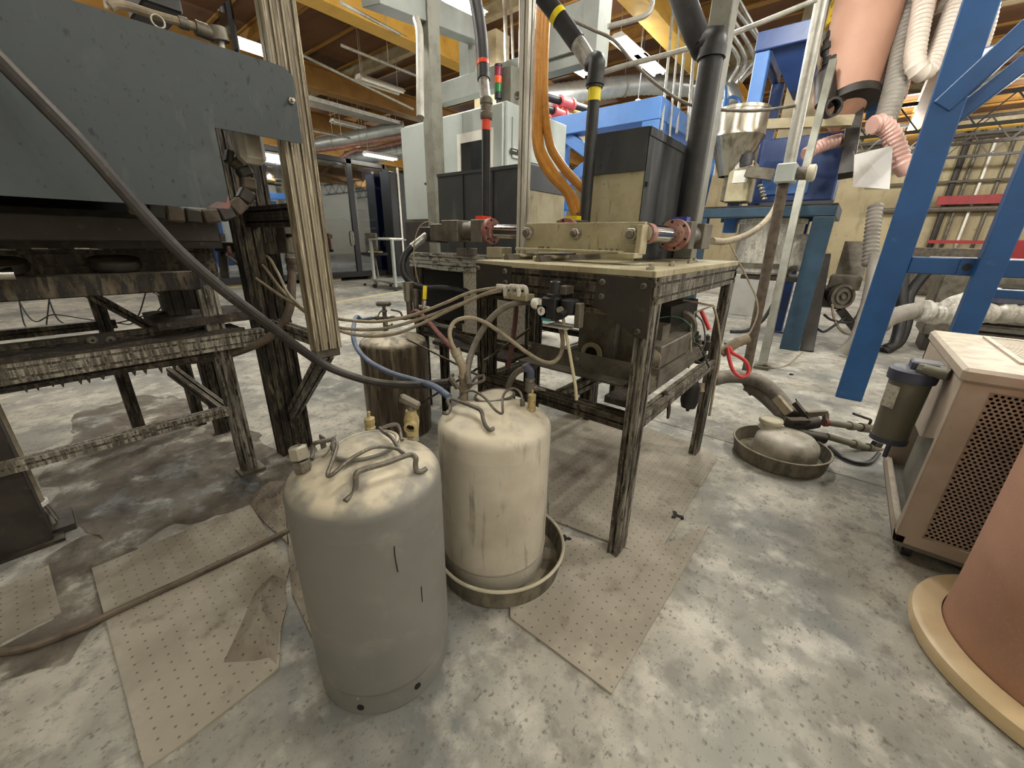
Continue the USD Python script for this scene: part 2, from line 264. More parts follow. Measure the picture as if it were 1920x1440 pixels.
m_tank3 = mat('drip_stained_tank', (126, 114, 94), ((24, 24, 2.2), .4, .56, (66, 54, 42), .92, 6), ((60, 60, 4), .52, .64, (40, 32, 25), .9, 6), (5, .6, .8, (170, 158, 136), .5), rough=.5, metal=.2, dust=((196, 186, 162), .9))
m_rod = mat('dull_handle_rod', (110, 104, 94), (30, .45, .65, (70, 62, 52), .7), (80, .6, .7, (160, 150, 130), .6), rough=.5, metal=.4)
m_pan = mat('grimy_drip_pan', (104, 98, 84), ((36, 36, 5), .45, .62, (62, 56, 46), .8), (8, .5, .7, (136, 128, 110), .6), rough=.65, dust=((176, 164, 138), .7))
m_jug = mat('dirty_translucent_jug', (190, 184, 168), (6, .42, .66, (124, 118, 102), .75), ((30, 30, 4), .62, .72, (58, 52, 44), .7), rough=.4, spec=.6)
m_jugcap = mat('pale_jug_lid', (190, 184, 162), (9, .45, .7, (166, 156, 128), .6), rough=.5)
m_salmon = mat('salmon_plastic', (176, 134, 111), (2, .42, .66, (164, 122, 100), .7), (120, .5, .75, (188, 148, 126), .5), rough=.6, bump=(260, .12, .001))
m_beige = mat('yellowed_plastic_rim', (214, 192, 152), (4, .45, .7, (190, 160, 112), .7), (14, .6, .75, (226, 212, 182), .6), rough=.4)
m_ac = mat('dusty_beige_enamel', (182, 168, 152), (4, .42, .66, (160, 144, 126), .7), ((20, 20, 7), .64, .72, (110, 96, 82), .6), rough=.6, dust=((206, 197, 176), .95))
m_acD = mat('chiller_inner_grey', (120, 116, 106), (5, .42, .66, (90, 84, 74), .8), rough=.7)
m_perf = mat('perforated_beige_sheet', (170, 152, 136), (4, .45, .7, (140, 124, 108), .6), rough=.6)
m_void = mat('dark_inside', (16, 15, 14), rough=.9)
m_canister = mat('olive_filter_bowl', (106, 104, 88), (3, .42, .66, (90, 88, 74), .7), rough=.5, dust=((140, 136, 118), .6))
m_navy = mat('dusty_navy_plastic', (62, 66, 84), (9, .45, .7, (84, 86, 98), .7), rough=.55, dust=((126, 124, 122), .7))
m_label = mat('worn_paper_label', (196, 192, 178), (60, .5, .6, (140, 138, 130), .7), rough=.7)
m_tapeR = mat('red_orange_tape', (232, 74, 40), rough=.4)
m_tapeY = mat('yellow_tape', (226, 206, 30), rough=.4)
m_wrap = mat('silver_tape_wrap', (176, 174, 166), (30, .45, .65, (130, 128, 120), .8), rough=.35, metal=.4)
m_pinkh = mat('pink_ribbed_hose', (198, 156, 144), (6, .45, .7, (222, 186, 172), .7), rough=.4)
m_whiteh = mat('white_ribbed_hose', (208, 196, 182), (6, .45, .7, (190, 170, 156), .6), rough=.45)
m_greyh = mat('grey_ribbed_hose', (140, 134, 124), (6, .45, .7, (108, 102, 94), .6), rough=.5)
m_stain = mat('stainless_hopper', (186, 180, 164), ((14, 14, 2), .42, .62, (120, 110, 92), .8), rough=.28, metal=.85)
m_wrapped = mat('plastic_wrapped_drum', (186, 182, 170), ((20, 20, 6), .42, .64, (128, 122, 112), .8), (40, .58, .7, (230, 226, 214), .8), rough=.25, bump=(30, .7, .01), spec=.8)
m_wood = mat('weathered_brown_profile', (146, 136, 114), ((40, 40, 2), .45, .6, (98, 84, 62), .8), ((120, 120, 6), .55, .66, (220, 208, 178), .6), rough=.6)
m_glass = pane('dark_tinted_glass', (.5, .54, .58), .5)
m_clear = pane('clear_film', (.86, .86, .84), .3)
m_frameB = mat('black_cabinet_frame', (22, 23, 26), rough=.4)
m_tube = glow('lit_tube', (1.0, .95, .85), 16.0)
m_bulb = glow('lit_bulb', (1.0, .93, .8), 40.0)
# ---------------------------------------------------------------- the hall
X0, X1, Y0, Y1, ZC = -24.0, 7.0, -6.0, 22.0, 5.25
fl = UsdGeom.Xform.Define(stage, '/World/floor').GetPrim(); setd(fl, kind='structure'); LOC['/World/floor'] = np.zeros(3); USED['/World/floor'] = 1
ja, jb = P(1225, 785, z=0), P(1420, 848, z=0); yj = (ja[1] + jb[1]) / 2; xj = P(1375, 850, z=0)[0]
obj('subfloor', MB().box(X0, X1, Y0, Y1, -.12, -.03), m_void, fl)
for xa, xb in ((X0, X1),):
    for ya, yb in ((Y0, yj - .004), (yj + .004, Y1)):
        obj('slab', MB().box(xa, xb, ya, yb, -.1, 0), m_floor, fl)
struct('ceiling', MB().box(X0, X1, Y0, Y1, ZC, ZC + .1), m_ply)
struct('wall_back', MB().box(X0, X1, Y1, Y1 + .2, 0, ZC), m_wall)
struct('wall_left', MB().box(X0 - .2, X0, Y0, Y1, 0, ZC), m_wally)
struct('wall_right', MB().box(X1, X1 + .2, Y0, Y1, 0, ZC), m_wallb)
struct('wall_front', MB().box(X0, X1, Y0 - .2, Y0, 0, ZC), m_wallb)
def ibeam(name, x, ya, yb, z, w, h, m, along='y'):
    b = MB()
    for za, zb, ww in ((z, z + .025, w), (z + h - .025, z + h, w), (z + .025, z + h - .025, .025)):
        if along == 'y': b.box(x - ww / 2, x + ww / 2, ya, yb, za, zb)
        else: b.box(ya, yb, x - ww / 2, x + ww / 2, za, zb)
    return struct(name, b, m)
for x in (-3.3, -7.05, -10.8, -14.6, -18.4, .5, 4.2): ibeam('roof_beam', x, Y0, Y1, 4.5, .34, .5, m_yel if x in (-3.3, -7.05) else m_yelD)
for k in range(12): ibeam('roof_purlin', Y0 + .9 + 2.35 * k, X0, X1, 5.0, .14, .25, m_joist if k % 2 else m_yelD, 'x')
b = MB()
for k in range(30): b.box(X0, X1, Y0 + .4 + .93 * k, Y0 + .46 + .93 * k, ZC - .035, ZC)
struct('roof_batten', b, m_yelD)

# ---------------------------------------------------------------- absorbent pads on the floor
def sheet(poly, th=.006, amp=.004, seed=1, res=.03, z0=.0):
    """a floppy pad: its outline triangulated finely and made a little uneven"""
    poly = shapely.segmentize(poly, res); v, f = trimesh.creation.triangulate_polygon(poly, engine='earcut')
    m = trimesh.Trimesh(np.c_[v, np.zeros(len(v))], f)
    for _ in range(6):
        if m.edges_unique_length.max() < res * 1.7: break
        m = m.subdivide()
    v2 = np.array(m.vertices); n = meshkit.fbm(np.c_[v2[:, :2] * 7, np.full(len(v2), seed)], 3, seed)
    b = m.copy(); b.faces = b.faces[:, ::-1]; top = v2.copy(); top[:, 2] = z0 + th + amp * n; bot = v2.copy(); bot[:, 2] = z0 + .0005
    e = m.edges[trimesh.grouping.group_rows(m.edges_sorted, require_count=1)]; k = len(v2)
    side = np.vstack([np.c_[e[:, 0], e[:, 1] * 0 + e[:, 0] + k, e[:, 1] + k], np.c_[e[:, 0], e[:, 1] + k, e[:, 1]]])
    return trimesh.Trimesh(np.vstack([top, bot]), np.vstack([m.faces, m.faces[:, ::-1] + k, side]), process=False)
def gpoly(*px): return Polygon([P(a, b, z=0)[:2] for a, b in px])
g1 = 'flat grey absorbent pads lying on the concrete'
PAD_C = gpoly((505, 905), (535, 905), (600, 925), (620, 1100), (585, 1195), (548, 1115), (540, 1020), (500, 985), (470, 950), (480, 925))
solo('absorbent_pad', sheet(gpoly((173, 1068), (470, 948), (508, 1010), (545, 1060), (530, 1120), (524, 1255), (470, 1300), (340, 1400), (272, 1446), (235, 1300))), m_mat, 'large grey dimpled absorbent pad left of the grey tank, crossed by the floor hose', 'pad')
solo('absorbent_pad', sheet(gpoly((-60, 1140), (92, 1062), (116, 1150), (0, 1208), (-70, 1240)), seed=4), m_mat, 'small absorbent pad at the left edge under the pipe foot', 'pad')
solo('absorbent_pad', sheet(gpoly((956, 1160), (1146, 1303), (1262, 1105), (1330, 985), (1210, 1040), (1040, 1000), (960, 1050)), seed=6), m_mat, 'pale pointed absorbent pad running from the drip pan to the bench leg', 'pad')
solo('absorbent_pad', sheet(gpoly((1030, 975), (1205, 1042), (1235, 1040), (1345, 862), (1330, 845), (1090, 760), (1020, 800)), seed=8, z0=.001), m_mat, 'grey absorbent pad lying under the steel bench', 'pad')
# the crumpled pad: folded ridges
def crumple(px, seed, h=.05):
    poly = gpoly(*px); m = sheet(poly, .008, .0, seed, .02); v = np.array(m.vertices); up = v[:, 2] > .005
    q = np.c_[v[:, :2] * 9, np.full(len(v), seed * 1.0)]; n = np.abs(meshkit.fbm(q, 3, seed) - .5) * 2
    d = np.array([shapely.boundary(poly).distance(Point(a, b)) for a, b in v[:, :2]]); k = np.clip(d / .05, 0, 1) * h * (1 - n) ** 2
    v[:, 2] += k * 1.0; m.vertices = v; return m
solo('absorbent_pad', crumple([(505, 905), (535, 905), (600, 925), (620, 1100), (585, 1195), (548, 1115), (540, 1020), (500, 985), (470, 950), (480, 925)], 3), m_matD, 'crumpled dirty absorbent pad bunched up behind the grey tank', 'pad')
solo('absorbent_pad', crumple([(480, 1110), (512, 1080), (535, 1090), (538, 1140), (526, 1185), (520, 1252), (505, 1236), (480, 1242), (420, 1245), (450, 1180)], 5, .04), m_matD, 'folded over corner piece of absorbent pad beside the foot of the grey tank', 'pad')

m_grimeshade = mat('grime_shade_film', (122, 113, 99), (3, .42, .66, (92, 83, 71), .9), (9, .5, .7, (150, 141, 126), .7), ((7, 20, 1), .55, .75, (70, 63, 54), .8), rough=.75, bump=(40, .5, .004), extra='film')  # film colour carries real floor grime and the shade below the machine
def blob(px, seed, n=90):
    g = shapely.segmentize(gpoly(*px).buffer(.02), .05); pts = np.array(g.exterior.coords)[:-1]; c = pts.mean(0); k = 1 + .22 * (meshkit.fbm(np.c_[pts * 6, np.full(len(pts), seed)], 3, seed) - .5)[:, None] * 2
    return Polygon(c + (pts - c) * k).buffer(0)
for px, lb, sd_ in (([(150, 780), (300, 740), (440, 790), (520, 880), (470, 940), (250, 1000), (120, 1000), (95, 900)], 'broad film of oily grime and painted shade on the floor under the left machine', 3), ([(80, 1060), (160, 1010), (250, 1030), (200, 1075), (190, 1150), (120, 1230), (0, 1270), (-40, 1240), (120, 1160)], 'strip of grime and painted shade on the floor between the two left pads', 8), ([(520, 930), (590, 850), (560, 820), (470, 880), (440, 930)], 'sludge stain and painted shade around the foot of the left machine post', 9)):
    g_ = blob(px, sd_); solo('floor_grime_shade', MB().ext(g_, .0004, (0, 0, .0003 + .0006 * (sd_ % 5))), m_grimeshade, lb, 'stain')
# ---------------------------------------------------------------- pressure tanks
RT_, SH = .197, .64
def head(x):
    """torispherical head: radius and height at parameter 0..1 (rim to crown)"""
    if x < .35: a = x / .35 * 1.2; return RT_ - .045 + .045 * math.cos(a), SH + .045 * math.sin(a)
    r1, z1 = RT_ - .045 + .045 * math.cos(1.2), SH + .045 * math.sin(1.2); k = (x - .35) / .65; r = r1 * (1 - k); return max(r, .0005), z1 + .04 * (1 - (r / r1) ** 2)
HEAD = [head(x) for x in np.linspace(0, 1, 60)]
def size(r, h):
    global RT_, SH, HEAD
    RT_, SH = r, h; HEAD = [head(x) for x in np.linspace(0, 1, 60)]
def dome_z(r, z0): return z0 + float(np.interp(-r, [-h[0] for h in HEAD], [h[1] for h in HEAD]))
def tank(label, cx, cy, z0, m, holes=()):
    t = thing('pressure_tank', label, 'tank', (cx, cy, z0)); c = (cx, cy, z0); r = RT_
    pr_ = [(r * .93, .0), (r * .99, .004), (r * .99, .075)]; ring = MB()
    ring.lathe(pr_ + [(r * .97, .078), (r * .9, .01)], c, n=56, caps=False); obj('foot_ring', ring, m, t)
    a = np.linspace(0, 1, 14); body = [(r * .92, .05), (r * .985, .072), (r * 1.006, .084), (r * 1.006, .092), (r, .1), (r, SH - .055), (r * 1.005, SH - .05), (r * 1.005, SH - .043), (r * .999, SH - .038), (r * .999, SH)]
    body += [head(x) for x in np.linspace(0, 1, 22)[1:]]
    obj('shell', MB().lathe(body, c, n=64), m, t, smooth=40)
    for ang, z in holes:
        d = np.array([math.cos(ang), math.sin(ang), 0]); obj('drain_hole', MB().lathe([(.0095, 0), (.0095, .004), (.008, .0045)], np.array(c) + d * (r * .985) + [0, 0, z], d, 14), m_void, t)
    return t
def hook(t, pts, rad, m=m_rod, name='handle', label=None): return obj(name, MB().tube(pts, rad, 10, 6), m, t, label=label)
def TZ(t, z): return LOC[str(t.GetPath())][2] + z
def fit_up(t, name, base, ax, prof, m, n=14, label=None): return obj(name, MB().lathe(prof, base, ax, n), m, t, label=label)
size(.197, .64); ZO = .062
T1 = (-.873, .459)
def angle_to(cx, cy, px, py, z): q = P(px, py, z=z); return math.atan2(q[1] - cy, q[0] - cx)
t1 = tank('tall grey pressure tank standing in front of the others on bare concrete', *T1, 0, m_tank1, [(angle_to(*T1, 679, 1329, .02), .035), (angle_to(*T1, 779, 1278, .05), .045)])
def dpt(T, z0, px, py, up=0.0):
    """point of the domed head seen at a pixel (marching along the sight line)"""
    best = None
    for d in np.arange(.6, 3.2, .002):
        q = P(px, py, d=d); r = math.hypot(q[0] - T[0], q[1] - T[1])
        if r < RT_ * .97 and q[2] <= dome_z(r, z0): return q + [0, 0, up]
        if r < RT_ * .93 and (best is None or q[2] < best[2]): best = q
    q = best if best is not None else P(px, py, z=z0 + SH + .05); r = min(math.hypot(q[0] - T[0], q[1] - T[1]), RT_ * .9)
    k = r / max(math.hypot(q[0] - T[0], q[1] - T[1]), 1e-6); q = np.array([T[0] + (q[0] - T[0]) * k, T[1] + (q[1] - T[1]) * k, dome_z(r, z0)]); return q
def lid(t, T, z0, px, py, rx, ry, m, ring):
    c = dpt(T, z0, px, py); ax = nrm([(c[0] - T[0]) * .5, (c[1] - T[1]) * .5, 1])
    obj('lid', MB().lathe([(rx, -.012), (rx, .006), (rx * .96, .011), (rx * .8, .013), (rx * .3, .018), (.001, .019)], c, ax, 36, sq=ry / rx), m, t)
    obj('lid_rim', MB().tube([c + ax * .008 + (frame(ax)[1] * math.cos(a) * rx + frame(ax)[2] * math.sin(a) * ry) * 1.03 for a in np.linspace(0, 2 * np.pi, 40)], .0062, 8, 1, smooth=False), ring, t)
lid(t1, T1, 0, 688, 838, .082, .066, m_tank1, m_tank1)
Z = lambda a, b, z: P(a, b, z=z + ZO)
hook(t1, [Z(647, 940, .625), Z(662, 926, .627), Z(667, 912, .64), Z(668, 890, .668), Z(680, 881, .673), Z(725, 868, .675), Z(766, 853, .673), Z(779, 858, .668), Z(779, 870, .65), Z(781, 882, .634), Z(790, 884, .628), Z(799, 879, .628)], .0068)
hook(t1, [Z(584, 861, .64), Z(586, 852, .645), Z(588, 834, .664), Z(597, 829, .672), Z(624, 824, .675)], .0058, name='handle_stub')
hook(t1, [Z(717, 803, .68), Z(729, 798, .684), Z(743, 796, .684), Z(749, 804, .675), Z(752, 820, .664), Z(754, 826, .66)], .0055, name='handle_stub')
hook(t1, [Z(712, 802, .69), Z(718, 809, .688), Z(735, 822, .686), Z(750, 845, .676), Z(757, 850, .674), Z(745, 842, .68), Z(725, 838, .686), Z(700, 839, .69), Z(675, 850, .69), Z(650, 866, .685), Z(628, 886, .674), Z(616, 893, .668), Z(615, 886, .672), Z(622, 868, .68), Z(631, 840, .692), Z(631, 831, .694)], .0048, name='lid_bail')
wr = MB()
for k in range(3): wr.tube([Z(624 + k, 824, .68), Z(619 + k * 2, 838, .684), Z(626 - k, 846, .69), Z(630 - k * 3, 826 + k * 2, .695), Z(622 + k * 4, 820 - k * 2, .7)], .0014, 5, 5)
wr.tube([Z(619, 842, .684), Z(610, 854, .675), Z(603, 858, .668)], .0014, 5, 5); obj('lock_wire', wr, m_rod, t1)
c = dpt(T1, 0, 570, 884)
n_ = MB().hexn(c, (-.2, 0, 1), .021, .03).cyl(c + [-.005, 0, .03], c + [-.008, 0, .036], .017); obj('nipple', n_, m_rod, t1)
n_ = MB().lathe([(.021, 0), (.0225, .004), (.0225, .03), (.012, .034), (.012, .016)], c + [-.008, 0, .035], (-.15, 0, 1), 6, caps=False); obj('hex_cap', n_, m_steel, t1)
c = dpt(T1, 0, 604, 832); obj('wing_nut', MB().cyl(c, c + [0, 0, .02], .008).bar(c + [-.014, 0, .03], c + [.014, 0, .03], .005, .02), m_rod, t1)
c = dpt(T1, 0, 694, 793); fit_up(t1, 'relief_valve', c, (0, 0, 1), [(.017, 0), (.017, .012), (.012, .014), (.0155, .018), (.0155, .03), (.0135, .033), (.0135, .042), (.0155, .045), (.0155, .06), (.006, .064), (.004, .066), (.004, .078), (.0055, .08), (.001, .084)], m_brass, 16, 'brass relief valve')
c = dpt(T1, 0, 776, 815); ax = nrm((.0, .0, 1))
fit_up(t1, 'valve_nipple', c, ax, [(.019, 0), (.019, .015), (.014, .018), (.014, .03)], m_steel, 6)
vb = MB().lathe([(.018, .02), (.0185, .034), (.021, .05), (.023, .062), (.021, .074), (.017, .084), (.016, .098), (.012, .1)], c, ax, 16); pdir = nrm(np.array([.55, -.55, -.05]))
vb.lathe([(.012, 0), (.0165, .012), (.0185, .016), (.0185, .034), (.012, .036), (.011, .012)], c + ax * .058, pdir, 16, caps=False); obj('ball_valve', vb, m_brass, t1, label='brass ball valve')
obj('valve_bore', MB().cyl(c + ax * .058 + pdir * .02, c + ax * .058 + pdir * .022, .0115), m_void, t1)
k0 = c + ax * .112; kd = nrm(RT * .8 + np.array([0, 0, -.45])); obj('valve_knob', MB().cyl(c + ax * .096, k0, .01).bar(k0 - kd * .034 + ax * .012, k0 + kd * .03 + ax * .012, .024, .024, b=.006), m_steelD, t1, label='grey lever knob')

for pts in ([(739, 1024), (741, 1045), (746, 1072)], [(790, 1100), (791, 1114), (792, 1128)]):
    w_ = []
    for a, b in pts:
        q = min((P(a, b, d=d) for d in np.arange(.5, 1.3, .002)), key=lambda k: abs(math.hypot(k[0] - T1[0], k[1] - T1[1]) - RT_) + (0 if (k - C) @ (np.array([T1[0], T1[1], k[2]]) - k) > 0 else 9)); w_.append(q)
    obj('scratch', MB().tube(w_, .0016, 6, 4), m_black, t1, label='black rub mark')
size(.207, .59); ZO = .028
T2 = (-.878, .98); Z2 = .016
t2 = tank('cream dusty pressure tank standing in the round drip pan', *T2, Z2, m_tank2)
lid(t2, T2, Z2, 928, 745, .085, .062, m_tank2, m_rod)
hook(t2, [Z(831, 774, .645), Z(839, 775, .645), Z(844, 765, .655), Z(839, 752, .675), Z(846, 748, .68), Z(860, 752, .682), Z(895, 766, .682), Z(903, 773, .678), Z(906, 786, .664), Z(911, 799, .647), Z(919, 806, .64), Z(926, 803, .642)], .0068)
hook(t2, [Z(860, 748, .66), Z(868, 737, .69), Z(880, 733, .70), Z(893, 735, .702), Z(910, 747, .7), Z(925, 765, .69), Z(936, 774, .683), Z(942, 774, .684), Z(942, 762, .69), Z(943, 744, .7), Z(950, 733, .705), Z(962, 728, .706), Z(974, 734, .7), Z(979, 745, .69), Z(981, 760, .672)], .0046, name='lid_bail')
obj('bail_lug', MB().cyl(Z(980, 762, .66), Z(979, 748, .685), .009), m_rod, t2)
hook(t2, [Z(874, 736, .675), Z(885, 722, .69), Z(900, 716, .695), Z(908, 712, .695), Z(906, 704, .7), Z(893, 708, .7), Z(885, 718, .68)], .0056, name='handle')
c = dpt(T2, Z2, 996, 770); fit_up(t2, 'relief_valve', c, (.03, 0, 1), [(.016, 0), (.016, .01), (.012, .013), (.0145, .018), (.0145, .045), (.0125, .047), (.0145, .051), (.0145, .064), (.004, .067), (.004, .082), (.001, .083)], m_brass, 16)
c = dpt(T2, Z2, 995, 738); vt = MB().lathe([(.012, 0), (.012, .05), (.02, .052), (.02, .086), (.016, .088), (.019, .095), (.019, .104), (.015, .106)], c, (0, 0, 1), 14)
vt.lathe([(.013, 0), (.013, .03), (.009, .034), (.006, .06), (.004, .064), (.001, .065)], c + [0, 0, .07], nrm(RT - UP * .25), 12); obj('valve_body', vt, m_rod, t2)
obj('valve_elbow', MB().tube([c + [0, 0, .1], c + [0, 0, .13], c + RT * -.012 + [0, 0, .145], c + RT * -.02 + [0, 0, .16]], .016, 12, 5), m_navy, t2)
c = dpt(T2, Z2, 868, 735); pst = MB().tube([c, c + [0, 0, .06], c + [0, 0, .105]], .0175, 14, 4); pst.cyl(c + [0, 0, .05], c + [0, 0, .066], .0205).cyl(c + [0, 0, .1], c + [0, 0, .112], .0205)
e2 = P(851, 655, y=.86 + .16); pst.tube([c + [0, 0, .105], c + [-.002, 0, .14], P(858, 668, d=1.53)], .0165, 12, 6); pst.cyl(P(858, 668, d=1.53), P(853, 655, d=1.53), .0195); obj('fill_pipe', pst, m_hoseT, t2)
obj('pipe_clamp', MB().bar(P(843, 706, d=1.5), P(858, 729, d=1.5), .014, .02, b=.004).bar(P(843, 706, d=1.5), P(851, 703, d=1.52), .012, .016, b=.004), m_rod, t2)

size(.212, .6)
T3 = (-2.17, 1.44)
t3 = tank('brown drip-stained pressure tank standing behind, with a blue and a red hose on top', *T3, 0, m_tank3)
lid(t3, T3, 0, 697, 590, .07, .06, m_tank3, m_rod)
c = dpt(T3, 0, 722, 605); tv = MB().lathe([(.016, 0), (.016, .08), (.022, .085), (.022, .11), (.014, .112), (.014, .14), (.019, .142), (.019, .155), (.011, .157), (.011, .18)], c, (0, 0, 1), 14)
tv.cyl(c + [0, 0, .1] - RT * .09, c + [0, 0, .1] + RT * .1, .011).cyl(c + [0, 0, .1] - RT * .06, c + [0, 0, .1] - RT * .04, .017).cyl(c + [0, 0, .1] + RT * .04, c + [0, 0, .1] + RT * .062, .017); obj('valve_tee', tv, m_rod, t3)
obj('valve_knob', MB().bar(c + [0, 0, .195] - RT * .05, c + [0, 0, .195] + RT * .05, .03, .03, b=.01), m_rod, t3)
tv_c = c
hook(t3, [P(733, 581, d=2.45), P(748, 584, d=2.45), P(753, 590, d=2.46), P(754, 598, d=2.47)], .006, name='handle_stub')
hook(t3, [P(722, 600, d=2.42), P(724, 608, d=2.4), P(731, 611, d=2.39), P(736, 607, d=2.39)], .006, name='handle_stub')
hook(t3, [P(708, 595, d=2.46), P(712, 586, d=2.47), P(716, 584, d=2.47), P(722, 586, d=2.47)], .004, name='lid_bail')

# ---------------------------------------------------------------- drip pans and the jug
def pan(label, x, y, r=.244, h=.098, fl=.012, mm=None):
    t = thing('drip_pan', label, 'drip pan', (x, y, 0)); c = (x, y, 0)
    obj('basin', MB().lathe([(.001, .001), (r - .01, .001), (r, .006), (r + fl, h - .006), (r + fl - .005, h - .006), (r - .006, .012), (r - .014, .0085), (.001, .0085)], c, n=64, caps=False), m_pan, t, smooth=40)
    obj('rolled_rim', MB().tube([(x + (r + fl) * math.cos(a), y + (r + fl) * math.sin(a), h - .003) for a in np.linspace(0, 2 * np.pi, 72)], .0065, 8, 1, smooth=False), m_jugcap if mm is None else mm, t); return t
pan('round metal drip pan holding the cream tank', -.848, .985)
pan('round metal drip pan holding the squat white jug', -.082, 2.747, mm=m_pan)
jc = P(1476, 826, z=.12); jt = thing('plastic_jug', 'squat dirty white plastic jug with a wide pale lid sitting in the right drip pan', 'jug', (jc[0], jc[1], .009)); r = .172; jx = frame((0, 0, 1))
prj = [(r * .9, 0), (r * .98, .01), (r, .03), (r, .085), (r * .96, .115), (r * .8, .145), (r * .55, .16)]
obj('bottle', MB().lathe(prj + [(r * .3, .165), (.001, .166)], (jc[0], jc[1], .009), n=48), m_jug, jt, smooth=60)
nk = P(1445, 792, z=.19); obj('neck', MB().lathe([(.064, 0), (.056, .02), (.056, .05)], (nk[0], nk[1], .15), n=28), m_jug, jt)
obj('lid', MB().lathe([(.064, 0), (.067, .004), (.067, .022), (.063, .028), (.056, .028), (.052, .022), (.001, .02)], (nk[0], nk[1], .188), n=32), m_jugcap, jt)

# ---------------------------------------------------------------- the salmon drum and the chiller on the right
dc = (.85, 1.735); dr = thing('plastic_drum', 'big salmon plastic drum with a yellowed foot rim at the right edge', 'drum', (*dc, 0))
obj('foot_rim', MB().lathe([(.38, 0), (.402, .006), (.408, .03), (.402, .052), (.385, .062), (.33, .062), (.33, 0)], (*dc, 0), n=96, caps=False), m_beige, dr, smooth=40)
obj('wall', MB().lathe([(.327, .02), (.325, .2), (.335, .9), (.338, 1.02), (.325, 1.03), (.32, 1.0), (.31, .1), (.001, .1)], (*dc, 0), n=96, caps=False), m_salmon, dr, smooth=40)
ax0, ax1, ay0, ay1, az0, az1 = .405, 1.13, 2.085, 2.965, .085, .85
ac = thing('chiller', 'dust-covered beige chiller cabinet on casters with perforated side panels, beside the salmon drum', 'chiller', (ax0, ay0, 0))
obj('top_cover', MB().box(ax0 - .008, ax1 + .008, ay0 - .008, ay1 + .008, az1 - .055, az1, .012), m_ac, ac)
for k_, bb_ in enumerate(((ax0 + .16, ax1 - .08, ay0 + .2, ay0 + .22), (ax0 + .16, ax0 + .18, ay0 + .22, ay1 - .1), (ax0 + .16, ax1 - .08, ay1 - .1, ay1 - .08))): obj('vent_frame', MB().box(*bb_, az1, az1 + .008), m_ac, ac)
tg = MB()
for k in range(34): tg.box(ax0 + .18, ax1 - .08, ay0 + .226 + k * .0165, ay0 + .236 + k * .0165, az1, az1 + .005)
obj('top_vent', tg, m_ac, ac, kind='stuff')
for fx0, fx1, fz0, fz1 in ((ax0 + .0045, ax0 + .075, az0, az1 - .055), (ax1 - .06, ax1, az0, az1 - .055), (ax0 + .075, ax1 - .06, az0, az0 + .05), (ax0 + .075, ax1 - .06, az1 - .075, az1 - .055)): obj('front_rail', MB().box(fx0, fx1, ay0, ay0 + .02, fz0, fz1), m_ac, ac)
hp = sbox(0, 0, ax1 - ax0 - .135, az1 - az0 - .125); pitch = .0158; holes = []
for i in range(60):
    for j in range(40):
        x, z = .012 + j * pitch + (pitch / 2 if i % 2 else 0), .012 + i * pitch * .866
        if x < ax1 - ax0 - .15 and z < az1 - az0 - .135 and x < .42: holes.append(Polygon([(x + .0052 * math.cos(a), z + .0052 * math.sin(a)) for a in np.arange(8) * math.pi / 4]))
obj('perforated_panel', MB().ext(hp.difference(shapely.union_all(holes)), .002, (ax0 + .075, ay0 + .012, az0 + .05), (1, 0, 0), (0, 0, 1)), m_perf, ac, smooth=False)
# left side: sheet panel above, open slanted bay below
yb = P(1725, 790, x=ax0)[1]
zs = [P(1700, 705, x=ax0), P(1735, 790, x=ax0), P(1745, 860, x=ax0)]
sd = Polygon([(0, az1 - .055), (ay1 - ay0, az1 - .055), (ay1 - ay0, .42), (.62, .42), (.2, .62 - .2), (.15, .43), (.05, az0), (0, az0)])
q = [P(*k, x=ax0) for k in ((1738, 785), (1752, 822), (1667, 1035))]
sd = Polygon([(-ay0 + ay0, az1 - .055), (ay1 - ay0, az1 - .055), (ay1 - ay0, .45), (q[0][1] - ay0, .47), (q[1][1] - ay0, q[1][2]), (.05, az0 + .02), (.02, az0), (0, az0)])
obj('side_panel', MB().ext(sd.buffer(0), .004, (ax0, ay0, 0), (0, 1, 0), (0, 0, 1)), m_ac, ac, smooth=False)
obj('inner_panel', MB().box(ax0 + .06, ax0 + .07, ay0 + .04, ay1 - .22, az0 + .02, .5).box(ax0 + .02, ax0 + .06, ay0 + .05, ay0 + .065, az0 + .02, .4), m_acD, ac)
obj('side_sill', MB().box(ax0, ax0 + .03, ay0, ay1, az0, az0 + .03).box(ax0, ax0 + .02, ay0 + .06, ay1 - .1, az0 + .03, az0 + .045), m_ac, ac)
obj('back_panel', MB().box(ax0, ax1, ay1 - .02, ay1, az0, az1 - .055), m_ac, ac)
obj('cavity', MB().box(ax0 + .1, ax1 - .02, ay0 + .06, ay1 - .05, az0 + .01, az1 - .06), m_void, ac)
obj('base_plate', MB().box(ax0 + .003, ax1, ay0 + .003, ay1, az0 - .02, az0), m_acD, ac)
for x in (ax0 + .06, ax1 - .06):
    for y in (ay0 + .06, ay1 - .06):
        ct = obj('caster', MB().box(x - .025, x + .025, y - .02, y + .02, .055, az0 - .02).box(x - .02, x - .016, y - .02, y + .02, .02, .06), m_steelD, ac); obj('wheel', MB().cyl((x - .014, y, .032), (x + .014, y, .032), .032), m_black, ct)
